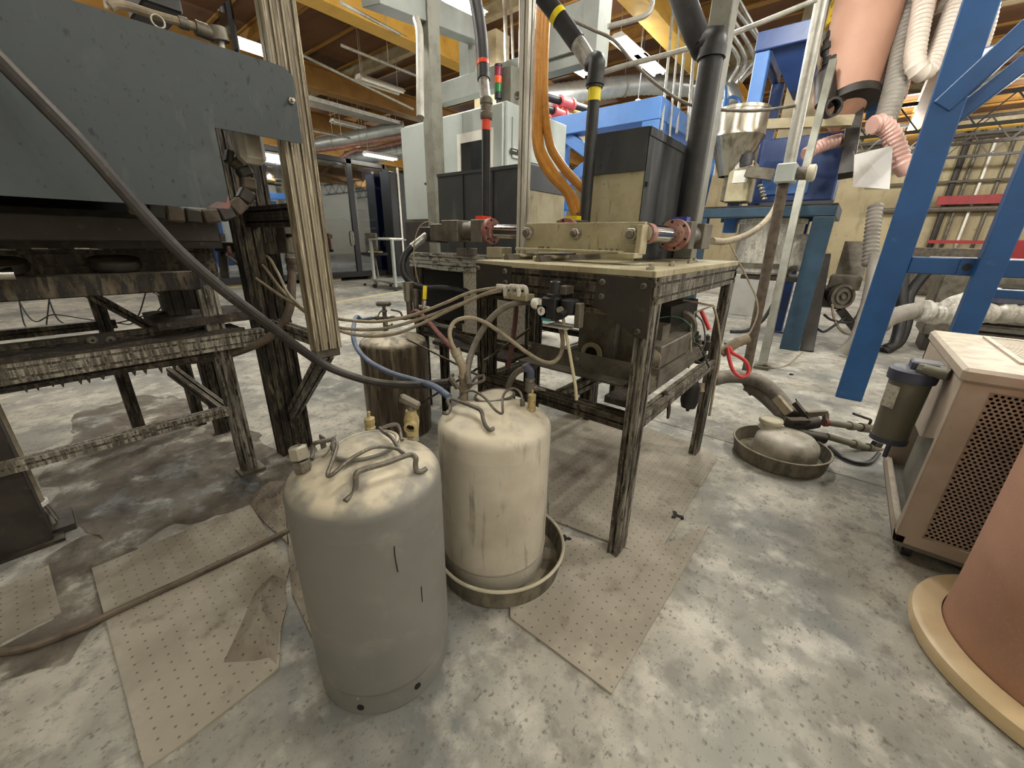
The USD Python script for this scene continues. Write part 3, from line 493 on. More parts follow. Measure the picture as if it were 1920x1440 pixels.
# filter canister on the chiller's side
fx = .31; fy = P(1668, 815, x=fx)[1]
def fz(py): return P(1668 + (815 - py) * .388, py, x=fx)[2]
ft = thing('water_filter', 'olive filter canister with a navy cap hung on the chiller side', 'filter', (fx, fy, 0)); zt, zb = fz(690), fz(822); rr = .075
obj('bowl', MB().lathe([(rr * .82, zb + .015), (rr * .92, zt - .06), (rr * .95, zt - .05)], (fx, fy, 0), n=28), m_canister, ft); obj('bottom_cap', MB().lathe([(rr * .7, zb - .012), (rr * .88, zb - .008), (rr * .88, zb + .016)], (fx, fy, 0), n=28), m_navy, ft)
obj('cap', MB().lathe([(rr * 1.05, zt - .055), (rr * 1.08, zt - .04), (rr * 1.08, zt - .01), (rr * .9, zt), (.001, zt + .004)], (fx, fy, 0), n=28).box(fx - .02, fx + .08, fy - .045, fy + .045, zt - .005, zt + .035, .006), m_navy, ft)
obj('outlet_pipe', MB().cyl((fx + .01, fy - .05, zt + .01), (fx + .088, fy - .09, zt + .01), .022).cyl((fx + .06, fy - .064, zt + .01), (fx + .09, fy - .073, zt + .01), .027).hexn((fx + .0, fy - .05, zt + .01), (1, -.3, 0), .024, .02), m_canister, ft)
lb = P(1655, 735, y=fy - rr); dv = nrm(np.array([lb[0] - fx, lb[1] - fy, 0])); obj('label', MB().ext(sbox(-.028, -.05, .028, .05), .002, np.array([fx, fy, (zt + zb) / 2 + .04]) + dv * (rr * .9), np.cross((0, 0, 1), dv), (0, 0, 1)), m_label, ft)
obj('drain_pipe', MB().cyl((fx + .01, fy, zb), (fx + .01, fy, zb - .09), .009), m_navy, ft)
# ---------------------------------------------------------------- steel bench made of slotted profiles
BX0, BX1, BY0, BY1, BZ = -1.277, -.475, 1.30, 2.50, 1.165
bt = thing('profile_bench', 'tall grimy slotted-aluminium bench with a steel top carrying the bolted clamp', 'bench', (BX1, BY0, 0))
obj('top_plate', MB().box(BX0, BX1, BY0, BY1, BZ - .022, BZ, .002), m_cream, bt)
for x in (BX0 + .0225, BX1 - .0225):
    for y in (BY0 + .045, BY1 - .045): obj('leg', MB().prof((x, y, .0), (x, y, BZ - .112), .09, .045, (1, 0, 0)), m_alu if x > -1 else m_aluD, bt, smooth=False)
def hbeam(p, q, w, h, m, t, name='rail', up=(0, 0, 1)): return obj(name, MB().prof(p, q, w, h, up), m, t, smooth=False)
zt = BZ - .022
hbeam((BX0, BY0 + .0225, zt - .045), (BX1, BY0 + .0225, zt - .045), .045, .09, m_aluD, bt); hbeam((BX0, BY1 - .0225, zt - .045), (BX1, BY1 - .0225, zt - .045), .045, .09, m_aluD, bt)
hbeam((BX1 - .0225, BY0 + .045, zt - .045), (BX1 - .0225, BY1, zt - .045), .045, .09, m_alu, bt); hbeam((BX0 + .0225, BY0 + .045, zt - .045), (BX0 + .0225, BY1, zt - .045), .045, .09, m_aluD, bt)
hbeam((BX0 + .045, BY0 + .0225, zt - .115), (BX1 - .045, BY0 + .0225, zt - .115), .045, .045, m_aluD, bt)
for z in (.605,): hbeam((BX0 + .045, BY0 + .045, z), (BX1 - .045, BY0 + .045, z), .07, .05, m_aluD, bt, 'lower_rail')
hbeam((BX1 - .0225, BY0 + .09, .605), (BX1 - .0225, BY1 - .09, .605), .045, .05, m_alu, bt, 'lower_rail'); hbeam((BX0 + .0225, BY0 + .09, .605), (BX0 + .0225, BY1 - .09, .605), .045, .05, m_aluD, bt, 'lower_rail')
hbeam((BX0 + .045, BY1 - .045, .605), (BX1 - .045, BY1 - .045, .605), .045, .05, m_aluD, bt, 'lower_rail'); hbeam((-.86, BY0 + .09, .605), (-.86, BY1 - .09, .605), .045, .05, m_alu, bt, 'lower_rail')
# corner plates with their bolts
def yz(px, y): q = P(*px, y=y); return (q[0], q[2])
yg = BY0 - .008
def gusset(px, bolts, m):
    g = Polygon([yz(p, yg) for p in px]); o = obj('gusset_plate', MB().ext(g, .008, (0, yg + .008, 0), (1, 0, 0), (0, 0, 1)), m, bt, smooth=False)
    for p in bolts:
        q = P(*p, y=yg); b_ = MB().lathe([(.0115, 0), (.0115, .003), (.0095, .0065), (.006, .0075), (.0055, .003), (.001, .003)], q, (0, -1, 0), 12); obj('bolt', b_, m_steelD, o)
gusset([(893, 493), (957, 500), (955, 546), (893, 551)], [(897, 503), (947, 509), (948, 530)], m_dark)
gusset([(1121, 514), (1223, 526), (1212, 636), (1187, 632), (1187, 628), (1112, 572)], [(1130, 529), (1128, 556), (1207, 537), (1195, 622)], m_dark)
for px in ((1219, 506), (1260, 499), (1294, 494), (1302, 492)):
    q = P(*px, z=BZ); obj('bolt', MB().hexn(q, (0, 0, 1), .014, .012).cyl(q + [0, 0, .012], q + [0, 0, .02], .008, n=10), m_steel, bt)
# channel and bearing blocks inside the bench
q0, q1 = P(990, 645, y=1.62), P(1184, 676, y=1.62)
obj('cross_channel', MB().box(q0[0], BX1 - .045, 1.62, 1.628, .66, .75).box(q0[0], BX1 - .045, 1.54, 1.62, .66, .668), m_steelD, bt)
for px in ((995, 651), (1082, 674)): q = P(*px, y=1.62); obj('bolt', MB().lathe([(.014, 0), (.014, .006), (.008, .012), (.001, .012)], q, (0, -1, 0), 10), m_steelD, bt)
b0, b1 = P(1088, 582, y=1.75), P(1148, 690, y=1.75); obj('bearing_block', MB().box(b0[0], b1[0] + .0, 1.75, 1.79, .62, b0[2], .003).box(b1[0] - .02, b1[0] + .2, 1.80, 1.9, .62, b0[2] - .03), m_steelD, bt)
q = P(1110, 662, y=1.74); obj('bearing_ring', MB().lathe([(.034, 0), (.056, 0), (.056, .012), (.034, .012)], q, (0, -1, 0), 24, caps=False), m_cream, bt); obj('bearing_bore', MB().cyl(q, q + [0, -.004, 0], .034), m_void, bt)
r0_ = P(1218, 690, y=1.62); cyl_t = MB().box(-.62, -.545, 1.68, 2.1, .73, .83, .004); obj('cylinder_block', cyl_t, m_steelD, bt)
q = np.array([-.583, 1.68, .775]); obj('cylinder_flange', MB().lathe([(.042, 0), (.042, .008), (.03, .01), (.022, .012), (.022, .02), (.001, .02)], q, (0, -1, 0), 20).cyl(q, q + [0, -.075, 0], .009), m_steel, bt)
obj('angle_rail', MB().box(-.60, -.53, 1.5, 2.4, .655, .72).box(-.53, -.525, 1.42, 2.4, .655, .70), m_steelD, bt)
for k in range(5): obj('valve_bank', MB().box(-.60 + .0, -.56, 2.12 + k * .05, 2.16 + k * .05, .69, .77, .003).cyl((-.58, 2.14 + k * .05, .77), (-.58, 2.14 + k * .05, .79), .01), m_dark, bt)
# small base frame standing under the bench
bf = thing('base_frame', 'low dark slotted-profile stand on the floor underneath the steel bench', 'stand', (-.95, 2.0, 0))
for px in ((1000, 720), (1106, 765)):
    q = P(*px, z=.02); obj('leg', MB().prof((q[0], q[1] + .02, 0), (q[0], q[1] + .02, .58), .09, .045), m_aluD, bf, smooth=False)
for px in ((1118, 760),): q = P(*px, z=.0); obj('leg', MB().prof((q[0] + .05, q[1] + .2, 0), (q[0] + .05, q[1] + .2, .58), .09, .045), m_aluD, bf, smooth=False)
solo('rag', crumple([(1220, 690), (1260, 690), (1290, 720), (1255, 740), (1235, 735)], 9, .02).apply_translation((0, 0, 0)) if False else MB().add(trimesh.Trimesh(*(lambda s_: (s_.vertices + np.c_[np.zeros((len(s_.vertices), 2)), 0 * s_.vertices[:, 2]], s_.faces))(sheet(sbox(-.63, 1.35, -.53, 1.62), .012, .03, 12, .02, .655)))), m_grime, 'torn grey rag draped over the lower shelf of the bench', 'rag')
solo('rag_strip', MB().tube([P(1245, 735, d=1.72), P(1252, 750, d=1.72), P(1254, 770, d=1.72), P(1252, 785, d=1.72)], .012, 6, 5, rf=lambda i, t: .014 * (1 - .6 * t)), m_grime, 'torn strip of rag hanging below the bench shelf', 'rag')

# the clamp on the bench top
cl = thing('clamp_bracket', 'pale bolted steel angle bracket across the bench top with three big hex nuts', 'bracket', (-.95, 1.6, BZ)); ZB = 1.205
xa, xb = P(986, 430, y=1.6)[0], P(1207, 440, y=1.6)[0]
obj('upright', MB().box(xa, xb, 1.6, 1.625, ZB, P(1100, 417, y=1.6)[2], .002), m_cream, cl)
obj('foot', MB().box(xa, xb - .06, 1.52, 1.6, ZB, ZB + .012, .002).box(xb - .11, xb + .006, 1.52, 1.6, ZB - .014, ZB + .006, .002).box(xb - .012, xb + .008, 1.56, 1.625, ZB, ZB + .11, .002), m_cream, cl)
for px, R_ in (((992, 437), .027), ((1081, 438), .023), ((1186, 440), .027)):
    q = P(*px, y=1.6); n_ = obj('hex_nut', MB().lathe([(R_ * 1.2, 0), (R_ * 1.2, .004)], q, (0, -1, 0), 20).hexn(q + [0, -.004, 0], (0, -1, 0), R_, .018), m_steel, cl); obj('bolt_end', MB().lathe([(R_ * .62, 0), (R_ * .62, .01), (R_ * .5, .013), (.001, .013)], q + [0, -.022, 0], (0, -1, 0), 14), m_steelD, n_)
for px in (1012, 1018, 1028, 1126, 1138, 1148, 1159): q = P(px, 456, y=1.56); q[2] = ZB + .012; obj('socket_screw', MB().cyl(q, q + [0, 0, .008], .006, n=10), m_steelD, cl)
for k, px in enumerate((1012, 1133)):
    q = P(px, 485, z=BZ); lr = thing('linear_guide', f'short linear guide rail with carriage under the {"left" if k == 0 else "right"} end of the clamp bracket', 'guide rail', (q[0], 1.55, BZ))
    obj('rail', MB().box(q[0] - .015, q[0] + .015, 1.42, 2.0, BZ, BZ + .012).box(q[0] - .011, q[0] + .011, 1.42, 2.0, BZ + .012, BZ + .024), m_steelD, lr); obj('carriage', MB().box(q[0] - .03, q[0] + .03, 1.5, 1.62, BZ + .012, ZB - .015, .003).box(q[0] - .045, q[0] - .01, 1.44, 1.5, BZ + .002, BZ + .022, .003), m_cream, lr)
def cylinder(label, flange, ax, L, rod, m, tape=None, ends=True):
    ax = nrm(ax); t = thing('hydraulic_cylinder', label, 'cylinder', flange); f_ = np.asarray(flange, float)
    fl_ = obj('flange', MB().lathe([(.034, -.012), (.068, -.012), (.07, -.008), (.07, .012), (.034, .012)], f_, ax, 32).lathe([(.034, -.03), (.05, -.03), (.05, -.012)], f_, ax, 28, caps=False), m_redf, t)
    s_ = frame(ax)[1:]
    for k in range(6): a = k * math.pi / 3 + .3; q = f_ + (s_[0] * math.cos(a) + s_[1] * math.sin(a)) * .058 - ax * .0125; obj('bolt', MB().cyl(q, q - ax * .001, .006, n=8), m_void, fl_)
    obj('rod', MB().cyl(f_ - ax * (rod + .012), f_, .036, n=28), m_chrome, t); obj('rod_seal', MB().cyl(f_ - ax * rod, f_ - ax * (rod - .05), .039, n=28), m_redf, t)
    e = f_ + ax * .012
    obj('head_block', MB().bar(e, e + ax * .085, .135, .12, b=.003), m, t); obj('barrel', MB().lathe([(.03, .085), (.05, .1), (.056, .14), (.05, .17), (.05, L - .06)], e, ax, 28), m_steelD, t); obj('end_block', MB().bar(e + ax * (L - .06), e + ax * (L + .08), .12, .12, b=.003), m, t)
    if tape: obj('tape_flag', MB().bar(e + ax * .02 + [0, 0, .07], e + ax * .075 + [0, 0, .07], .07, .02), tape, t)
    return t
fq = P(1264, 441, x=-.665); cylinder('right-hand hydraulic cylinder with red-stained flange and short polished rod on the bench', fq, (0, 1, 0), .3, fq[1] - 1.63, m_steelD, mat('blue_tape', (34, 62, 150), rough=.5))
fq = P(921, 434, y=1.75); cylinder('left-hand hydraulic cylinder with red-stained flange and long polished rod', fq, (-1, 0, 0), .26, .28, m_steelD, m_tapeR)
fq = P(1062, 428, y=1.75); fq[2] = 1.285; cylinder('middle hydraulic cylinder behind the clamp bracket marked with yellow tape', fq, (0, 1, 0), .26, .1, m_steelD, m_tapeY)
sb = thing('spacer_block', 'stained pale spacer block under the left-hand cylinder', 'block', (-1.5, 1.75, 1.15)); q = P(930, 462, y=1.72); obj('block', MB().box(q[0] - .055, q[0] + .05, 1.7, 1.8, 1.155, 1.212, .003), m_cream, sb); obj('packer', MB().box(q[0] - .30, q[0] - .22, 1.7, 1.8, 1.155, 1.2, .003), m_steelD, sb)
# second bench behind
b2 = thing('rail_bench', 'second grimy profile bench standing behind, with white-streaked rails and a dark opening', 'bench', (-1.8, 1.8, 0)); xl = P(772, 480, y=1.8)[0]
m_chalk = mat('chalky_white_rail', (186, 186, 178), ((14, 14, 40), .5, .6, (92, 88, 78), .9), ((60, 60, 30), .58, .66, (30, 28, 25), .9), rough=.6)
obj('top_rail', MB().prof((xl, 1.8, 1.135), (-1.3, 1.8, 1.135), .045, .045), m_chalk, b2, smooth=False); obj('top_rail', MB().prof((xl, 1.8, 1.085), (-1.3, 1.8, 1.085), .045, .045), m_chalk, b2, smooth=False)
obj('top_plate', MB().box(xl + .05, -1.3, 1.79, 2.6, 1.135, 1.15), m_steelD, b2)
obj('front_panel', MB().box(xl + .48, -1.3, 1.815, 1.825, .62, 1.06), m_label, b2); obj('dark_panel', MB().box(xl + .12, xl + .5, 1.81, 1.82, .72, 1.05), m_void, b2)
for x in (xl + .03, -1.34): 
    for y in (1.83, 2.55): obj('leg', MB().prof((x, y, 0), (x, y, 1.06), .045, .09, (1, 0, 0)), m_aluD, b2, smooth=False)
obj('lower_rail', MB().prof((xl, 1.83, .62), (-1.3, 1.83, .62), .045, .09), m_aluD, b2, smooth=False); obj('lower_rail', MB().prof((xl, 2.5, .62), (-1.3, 2.5, .62), .045, .045), m_aluD, b2, smooth=False)
for k, (xx, w_) in enumerate(((xl + .36, .16), (xl + .66, .2))): obj('pump_box', MB().box(xx, xx + w_, 1.86, 2.1, .66, .8 + .05 * k, .004), m_steelD, b2)
hb = thing('low_frame', 'low dirty profile frame with scrap between the brown tank and the bench', 'frame', (-1.7, 1.6, 0)); qa, qb = P(790, 600, z=.62), P(905, 655, z=.62)
obj('rail', MB().prof(qa, qb, .045, .06), m_aluD, hb, smooth=False); qc, qd = P(775, 590, z=.66), P(900, 610, z=.66); obj('rail', MB().prof(qc, qd, .045, .06), m_aluD, hb, smooth=False)
obj('tray', MB().box(-2.0, -1.35, 1.62, 1.78, .6, .62), m_grime, hb)
for a_, b_ in (((760, 640, 2.0), (905, 715, 1.75)), ((905, 690, 1.8), (790, 760, 2.0)), ((990, 620, 2.0), (905, 680, 1.8))): obj('brace', MB().prof(P(a_[0], a_[1], d=a_[2]), P(b_[0], b_[1], d=b_[2]), .03, .03), m_aluD, hb, smooth=False)
for x in (-1.98, -1.4): obj('leg', MB().prof((x, 1.7, 0), (x, 1.7, .6), .045, .045), m_aluD, hb, smooth=False)

# splash hoods
def hood(label, px, y, dep, zb):
    (a0, a1), (c0, c1), ztop = px; x0, x1 = P(a0, a1, y=y)[0], P(c0, c1, y=y)[0]; z1 = P(c0, c1, y=y)[2]
    t = thing('splash_hood', label, 'hood', ((x0 + x1) / 2, y, zb)); return t, x0, x1, z1
t, x0, x1, z1 = hood('cream and black sheet-metal hood, the taller right-hand one on the bench', ((1113, 300), (1221, 236), 0), 1.95, .75, BZ)
obj('side_sheet', MB().box(x1 - .003, x1, 1.95, 2.7, BZ, z1, .001), m_blackbox, t); obj('front_sheet', MB().box(x0, x1 - .006, 1.952, 1.956, BZ, z1 - .16), m_cream, t); obj('side_sheet', MB().box(x0, x0 + .004, 1.96, 2.7, BZ, z1), m_blackbox, t)
obj('hood_cap', MB().box(x0 - .004, x1 - .005, 1.943, 1.953, z1 - .175, z1).box(x0, x1 + .003, 1.95, 2.7, z1 - .003, z1).box(x1, x1 + .004, 1.95, 2.7, z1 - .035, z1), m_blackbox, t); obj('back_sheet', MB().box(x0, x1, 2.696, 2.7, BZ, z1), m_blackbox, t)
obj('catch', MB().box(x1 - .002, x1 + .01, 1.96, 1.975, z1 - .24, z1 - .22), m_black, t)
t, x0, x1, z1 = hood('low black sheet-metal hood, the left-hand one behind the red-taped pipe', ((820, 320), (984, 306), 0), 2.15, .5, 1.15)
obj('front_sheet', MB().box(x0, x1, 2.15, 2.154, 1.15, z1), m_blackbox, t); obj('side_sheet', MB().box(x1 - .004, x1, 2.154, 2.62, 1.15, z1 - .12), m_cream, t); obj('hood_cap', MB().box(x0, x1 + .004, 2.15, 2.62, z1 - .003, z1).box(x1, x1 + .006, 2.15, 2.62, z1 - .14, z1).box(x0 - .003, x1, 2.145, 2.15, z1 - .02, z1), m_blackbox, t)
for f_ in (.33, .68): obj('seam', MB().box(x0 + (x1 - x0) * f_ - .002, x0 + (x1 - x0) * f_ + .002, 2.144, 2.15, 1.15, z1 - .02), m_black, t)
obj('side_sheet', MB().box(x0, x0 + .004, 2.154, 2.62, 1.15, z1), m_blackbox, t)

# air regulator on the bench front, manifold and fittings
rg = thing('air_regulator', 'black air filter regulator with a round white gauge on the bench front', 'regulator', P(1040, 565, y=1.24)); Y = 1.235
def fr_(px, py): return P(px, py, y=Y)
q = fr_(1033, 585); obj('body', MB().box(q[0] - .035, q[0] + .03, Y - .02, Y + .04, q[2] - .03, q[2] + .055, .006), m_black, rg)
kt = fr_(1037, 560); obj('knob', MB().lathe([(.03, 0), (.031, .006), (.028, .01), (.028, .016), (.03, .02), (.022, .024), (.021, .064), (.018, .068), (.001, .069)], kt + [0, .01, -.005], (0, 0, 1), 18), m_black, rg)
gq = fr_(1021, 582) + [0, -.02, 0]; ga = obj('gauge', MB().box(gq[0] - .02, gq[0] + .02, gq[1] - .0, gq[1] + .01, gq[2] - .02, gq[2] + .02), m_black, rg); obj('dial', MB().cyl(gq, gq + [0, -.003, 0], .0165, n=24), m_white, ga); obj('needle', MB().bar(gq + [0, -.0035, -.006], gq + [0, -.0035, .012], .003, .001, (0, 1, 0)).bar(gq + [-.008, -.0035, .004], gq + [-.003, -.0035, .0], .002, .001, (0, 1, 0)), m_black, ga)
q = fr_(1030, 598); obj('name_plate', MB().box(q[0] - .02, q[0] + .02, Y - .022, Y - .02, q[2] - .005, q[2] + .004), mat('teal_plate', (60, 150, 150), rough=.5), rg)
q = fr_(1012, 570); obj('inlet_fitting', MB().lathe([(.019, -.03), (.022, -.022), (.022, 0), (.016, .004), (.016, .05)], q, (1, 0, 0), 14), m_white, rg)
q = fr_(1062, 585); obj('lubricator', MB().lathe([(.03, 0), (.034, .02), (.034, .05), (.028, .056), (.001, .058)], q + [.0, .02, -.01], (0, 0, 1), 16).cyl(q, q + [0, -.04, -.01], .014), m_black, rg); obj('port_plug', MB().cyl(q + [-.01, -.02, .01], q + [-.01, -.035, .01], .011), m_steel, rg)
q = fr_(1082, 590); obj('bracket', MB().box(q[0] - .012, q[0] + .012, Y + .0, Y + .03, q[2] - .05, q[2] + .04, .003), m_steelD, rg); obj('mounting_plate', MB().box(fr_(1050, 545)[0] - .02, fr_(1050, 545)[0] + .02, Y + .01, BY0, fr_(1050, 545)[2] - .015, fr_(1050, 545)[2] + .015, .002), m_steelD, rg)
q = fr_(1040, 612); obj('drip_lip', MB().box(q[0] - .05, q[0] + .06, Y - .01, Y + .09, q[2] - .004, q[2] + .0, .001), m_label, rg)
mf = thing('hose_manifold', 'dusty push-fit manifold with elbows on the bench front where the thin hoses end', 'manifold', P(970, 552, y=1.24)); q = P(972, 555, y=1.26)
obj('block', MB().box(q[0] - .06, q[0] + .06, 1.235, 1.29, q[2] - .014, q[2] + .012, .003), m_cream, mf)
for k, px in enumerate((945, 958, 970, 984)):
    e = P(px, 540 + (k % 2) * 1, y=1.235 + .012 * (k % 2)); obj('elbow', MB().tube([e + [-.03, -.01, .004], e + [-.004, 0, .004], e + [.006, 0, -.004], e + [.006, .004, -.03]], .0105, 8, 4), m_label, mf)

# ---------------------------------------------------------------- hoses round the tanks
def hose(pts, r, m, label, name='hose', cat='hose', group=None, n=10): return solo(name, MB().tube([P(a, b, d=d) for a, b, d in pts], r, n, 8), m, label, cat, group)
hose([(-60, 40, .86), (0, 112, .87), (150, 266, .93), (240, 368, 1.0), (330, 466, 1.1), (420, 545, 1.22), (500, 606, 1.36), (560, 652, 1.5), (620, 690, 1.62), (700, 716, 1.66), (775, 722, 1.62), (845, 717, 1.52)], .0165, m_hoseK, 'thick black hose slung from the upper left corner down past the brown tank')
thin = 'thin grey air hoses looping from the left machine to the bench manifold'
hose([(425, 478, 2.1), (480, 522, 2.05), (545, 566, 1.98), (600, 590, 1.92), (650, 600, 1.87), (710, 603, 1.83), (770, 592, 1.8), (830, 570, 1.76), (880, 549, 1.72), (930, 540, 1.69), (955, 541, 1.67)], .0075, m_hoseT, 'uppermost of the three thin grey air hoses crossing above the brown tank', group=thin)
hose([(452, 472, 2.1), (490, 495, 2.06), (525, 540, 2.02), (565, 580, 1.97), (610, 606, 1.92), (655, 617, 1.87), (720, 616, 1.83), (790, 597, 1.79), (850, 575, 1.75), (910, 552, 1.7), (965, 541, 1.67)], .0075, m_hoseT, 'middle of the three thin grey air hoses crossing above the brown tank', group=thin)
hose([(462, 470, 2.1), (500, 480, 2.06), (520, 510, 2.02), (545, 557, 1.97), (590, 594, 1.92), (640, 621, 1.87), (690, 630, 1.84), (740, 626, 1.81), (790, 607, 1.78), (850, 578, 1.74), (920, 547, 1.69), (970, 541, 1.67)], .0075, m_hoseT, 'lowest of the three thin grey air hoses crossing above the brown tank', group=thin)
c = tv_c + [0, 0, .1]; e0 = PX(c - RT * .09); e1 = PX(c + RT * .1)
hose([(e0[0], e0[1], e0[2]), (e0[0] - 18, e0[1] + 3, e0[2] - .02), (668, 594, e0[2] - .1), (662, 622, 2.2), (668, 650, 2.1), (690, 676, 1.98), (730, 698, 1.82), (775, 712, 1.66), (815, 725, 1.53), (842, 744, 1.44)], .0125, m_blueh, 'dusty blue hose from the brown tank valve to the cream tank')
hose([(e1[0], e1[1], e1[2]), (e1[0] + 14, e1[1], e1[2] - .02), (780, 583, 2.2), (805, 605, 2.05), (825, 628, 1.85), (848, 652, 1.6)], .0115, m_redh, 'dirty red hose from the brown tank valve to the cream tank pipe')
hose([(1003, 566, 1.6), (975, 567, 1.58), (945, 577, 1.58), (918, 600, 1.58), (897, 632, 1.58), (883, 665, 1.56), (877, 695, 1.53), (880, 722, 1.5)], .0125, m_hoseG, 'grey hose curving from the regulator down to the cream tank')
hose([(855, 660, 1.53), (845, 638, 1.53), (844, 617, 1.54), (856, 601, 1.55), (882, 596, 1.56), (912, 606, 1.57), (950, 632, 1.57), (985, 659, 1.56), (1015, 677, 1.55), (1037, 679, 1.55), (1051, 664, 1.55), (1055, 640, 1.55), (1050, 615, 1.56), (1042, 598, 1.57)], .0085, m_hoseT, 'thin grey hose making a wide loop in front of the bench leg')
hose([(1055, 592, 1.52), (1060, 620, 1.52), (1066, 650, 1.52), (1073, 690, 1.52), (1079, 725, 1.53), (1081, 750, 1.54)], .0065, mat('ivory_tube', (196, 186, 152), (20, .5, .7, (170, 158, 124), .5), rough=.5), 'thin ivory drain tube hanging straight down from the regulator')
hose([(994, 690, 1.53), (975, 694, 1.55), (962, 706, 1.58), (953, 726, 1.62), (948, 760, 1.66)], .0125, m_hoseG, 'short grey hose bending away behind the cream tank valve')
hose([(968, 575, 1.9), (965, 610, 1.9), (958, 660, 1.9), (952, 690, 1.92)], .012, mat('maroon_hose', (92, 60, 54), (20, .5, .7, (64, 44, 40), .6), rough=.7), 'maroon hose hanging inside the bench frame')
hose([(548, 490, 2.08), (547, 530, 2.08), (545, 570, 2.06), (532, 605, 2.04), (508, 630, 2.03), (470, 650, 2.02), (410, 668, 2.02), (300, 682, 2.0), (180, 698, 1.95), (60, 716, 1.9), (-40, 728, 1.86)], .021, m_hoseB, 'dirty brown hose sagging along the underside of the left machine beam')
q = [P(a, b, z=.02) for a, b in ((560, 985), (480, 1024), (350, 1085), (230, 1140), (150, 1178), (60, 1212), (0, 1222), (-60, 1222))]
solo('floor_hose', MB().tube(q, .0125, 10, 8), m_hoseB, 'dusty hose lying on the floor across the left absorbent pad', 'hose')
# ---------------------------------------------------------------- the left machine
PXX = -1.72
pl = thing('machine_guard', 'large dark grey painted sheet guard with a notch cut out of its lower right corner', 'guard', (PXX, 0, 1.3))
def Q(px, py, x=PXX): q = P(px, py, x=x); return (q[1], q[2])
zb_, zt_ = np.mean([Q(0, 368)[1], Q(420, 391)[1]]), np.mean([Q(167, 10)[1], Q(548, 132)[1]]); zn = np.mean([Q(407, 244)[1], Q(565, 267)[1]])
yr, yn, yb_ = Q(562, 240)[0], Q(407, 244)[0], Q(426, 380)[0]; yn = (yn + yb_) / 2
g = Polygon([(-1.6, zb_), (yn, zb_), (yn, zn), (yr, zn), (yr, zt_ - .02), (yr - .03, zt_), (-1.6, zt_)]).buffer(-.006).buffer(.006)
obj('sheet', MB().ext(g, .005, (PXX, 0, 0), (0, 1, 0), (0, 0, 1)), m_plateG, pl, smooth=False)
q = P(544, 190, x=PXX); obj('bolt', MB().hexn(q + [.005, 0, 0], (1, 0, 0), .011, .009).cyl(q + [.013, 0, 0], q + [.03, 0, 0], .006), m_steel, pl)
obj('worn_corner', MB().ext(Polygon([(yn - .07, zb_ + .001), (yn - .012, zb_ + .001), (yn - .001, zb_ + .01), (yn - .001, zb_ + .05), (yn - .012, zb_ + .02), (yn - .04, zb_ + .022)]), .0006, (PXX + .005, 0, 0), (0, 1, 0), (0, 0, 1)), mat('bare_red_primer', (128, 84, 80), (20, .45, .6, (84, 92, 93), .8), rough=.7), pl, smooth=False, label='patch where red primer shows through')
mc = thing('machine_stand', 'dirty left machine frame of slotted aluminium posts and beams caked with dried sludge', 'frame', (-2.35, .6, 0))
oy, ox = .83, P(582, 450, y=.83)[0]
obj('post', MB().prof((ox, oy, .76), (ox, oy, 2.75), .06, .12, (0, 1, 0)), m_wood, mc, smooth=False)
bx_, by_ = -2.41, .83
obj('post', MB().prof((bx_, by_, 0), (bx_, by_, 1.72), .09, .18, (0, 1, 0)), m_aluD, mc, smooth=False)
obj('cross_beam', MB().prof((bx_ + .045, by_, .79), (ox - .03, by_, .79), .045, .06), m_alu, mc, smooth=False)
obj('brace', MB().prof(P(612, 662, y=by_), P(548, 778, y=by_), .06, .05, (0, 1, 0)), m_alu, mc, smooth=False); e = P(610, 652, y=by_); obj('end_cap', MB().box(e[0] - .03, e[0] + .03, by_ - .055, by_ + .055, e[2] - .04, e[2] + .03, .004), m_steelD, mc)
obj('leg', MB().prof((-2.35, .555, .02), (-2.35, .555, 1.02), .045, .075, (0, 1, 0)), m_alu, mc, smooth=False); obj('foot_plate', MB().box(-2.40, -2.29, .5, .62, 0, .02), m_steelD, mc)
XB = -2.3
def along(pa, pb, x, w, h, m, name='beam', kind=None):
    a, b = P(*pa, x=x), P(*pb, x=x); z = (a[2] + b[2]) / 2; return obj(name, MB().prof((x, min(a[1], -1.2), z), (x, b[1], z), w, h), m, mc, smooth=False)
along((0, 658), (418, 610), -2.42, .045, .05, m_aluD); along((0, 696), (495, 632), -2.3, .06, .075, m_aluH); along((0, 720), (400, 662), -2.34, .05, .05, m_aluD)
along((70, 857), (432, 772), -2.33, .045, .045, m_aluH, 'stretcher')
along((0, 500), (400, 490), -2.36, .09, .14, m_aluD); along((0, 556), (330, 530), -2.4, .06, .05, m_aluD)
obj('cross_beam', MB().prof((bx_, by_ - .02, 1.33), (ox - .03, by_ - .02, 1.33), .06, .09), m_aluD, mc, smooth=False); obj('cross_beam', MB().prof((bx_, by_ + .1, 1.25), (ox - .02, by_ + .1, 1.25), .04, .04), m_aluD, mc, smooth=False)
q = P(400, 560, x=-2.45); obj('inner_post', MB().prof((-2.52, .46, .84), (-2.52, .46, 1.2), .09, .09), m_dark, mc, smooth=False)
for x, y, w_ in ((-3.3, .25, .06), (-3.25, .55, .06), (-3.0, .62, .09), (-3.3, -.6, .06)): obj('back_leg', MB().prof((x, y, 0), (x, y, 1.1), w_, .06), m_aluD, mc, smooth=False)
obj('back_brace', MB().prof((-3.28, .2, .95), (-3.28, .68, .45), .05, .05), m_aluD, mc, smooth=False); obj('back_beam', MB().prof((-3.3, -1.2, .74), (-3.3, .3, .74), .05, .05), m_aluD, mc, smooth=False)
obj('brace', MB().prof(P(322, 695, d=2.35), P(430, 775, d=2.12), .05, .05), m_aluD, mc, smooth=False)
obj('brace', MB().prof(P(272, 545, d=2.3), P(372, 600, d=2.1), .03, .03), m_dark, mc, smooth=False)
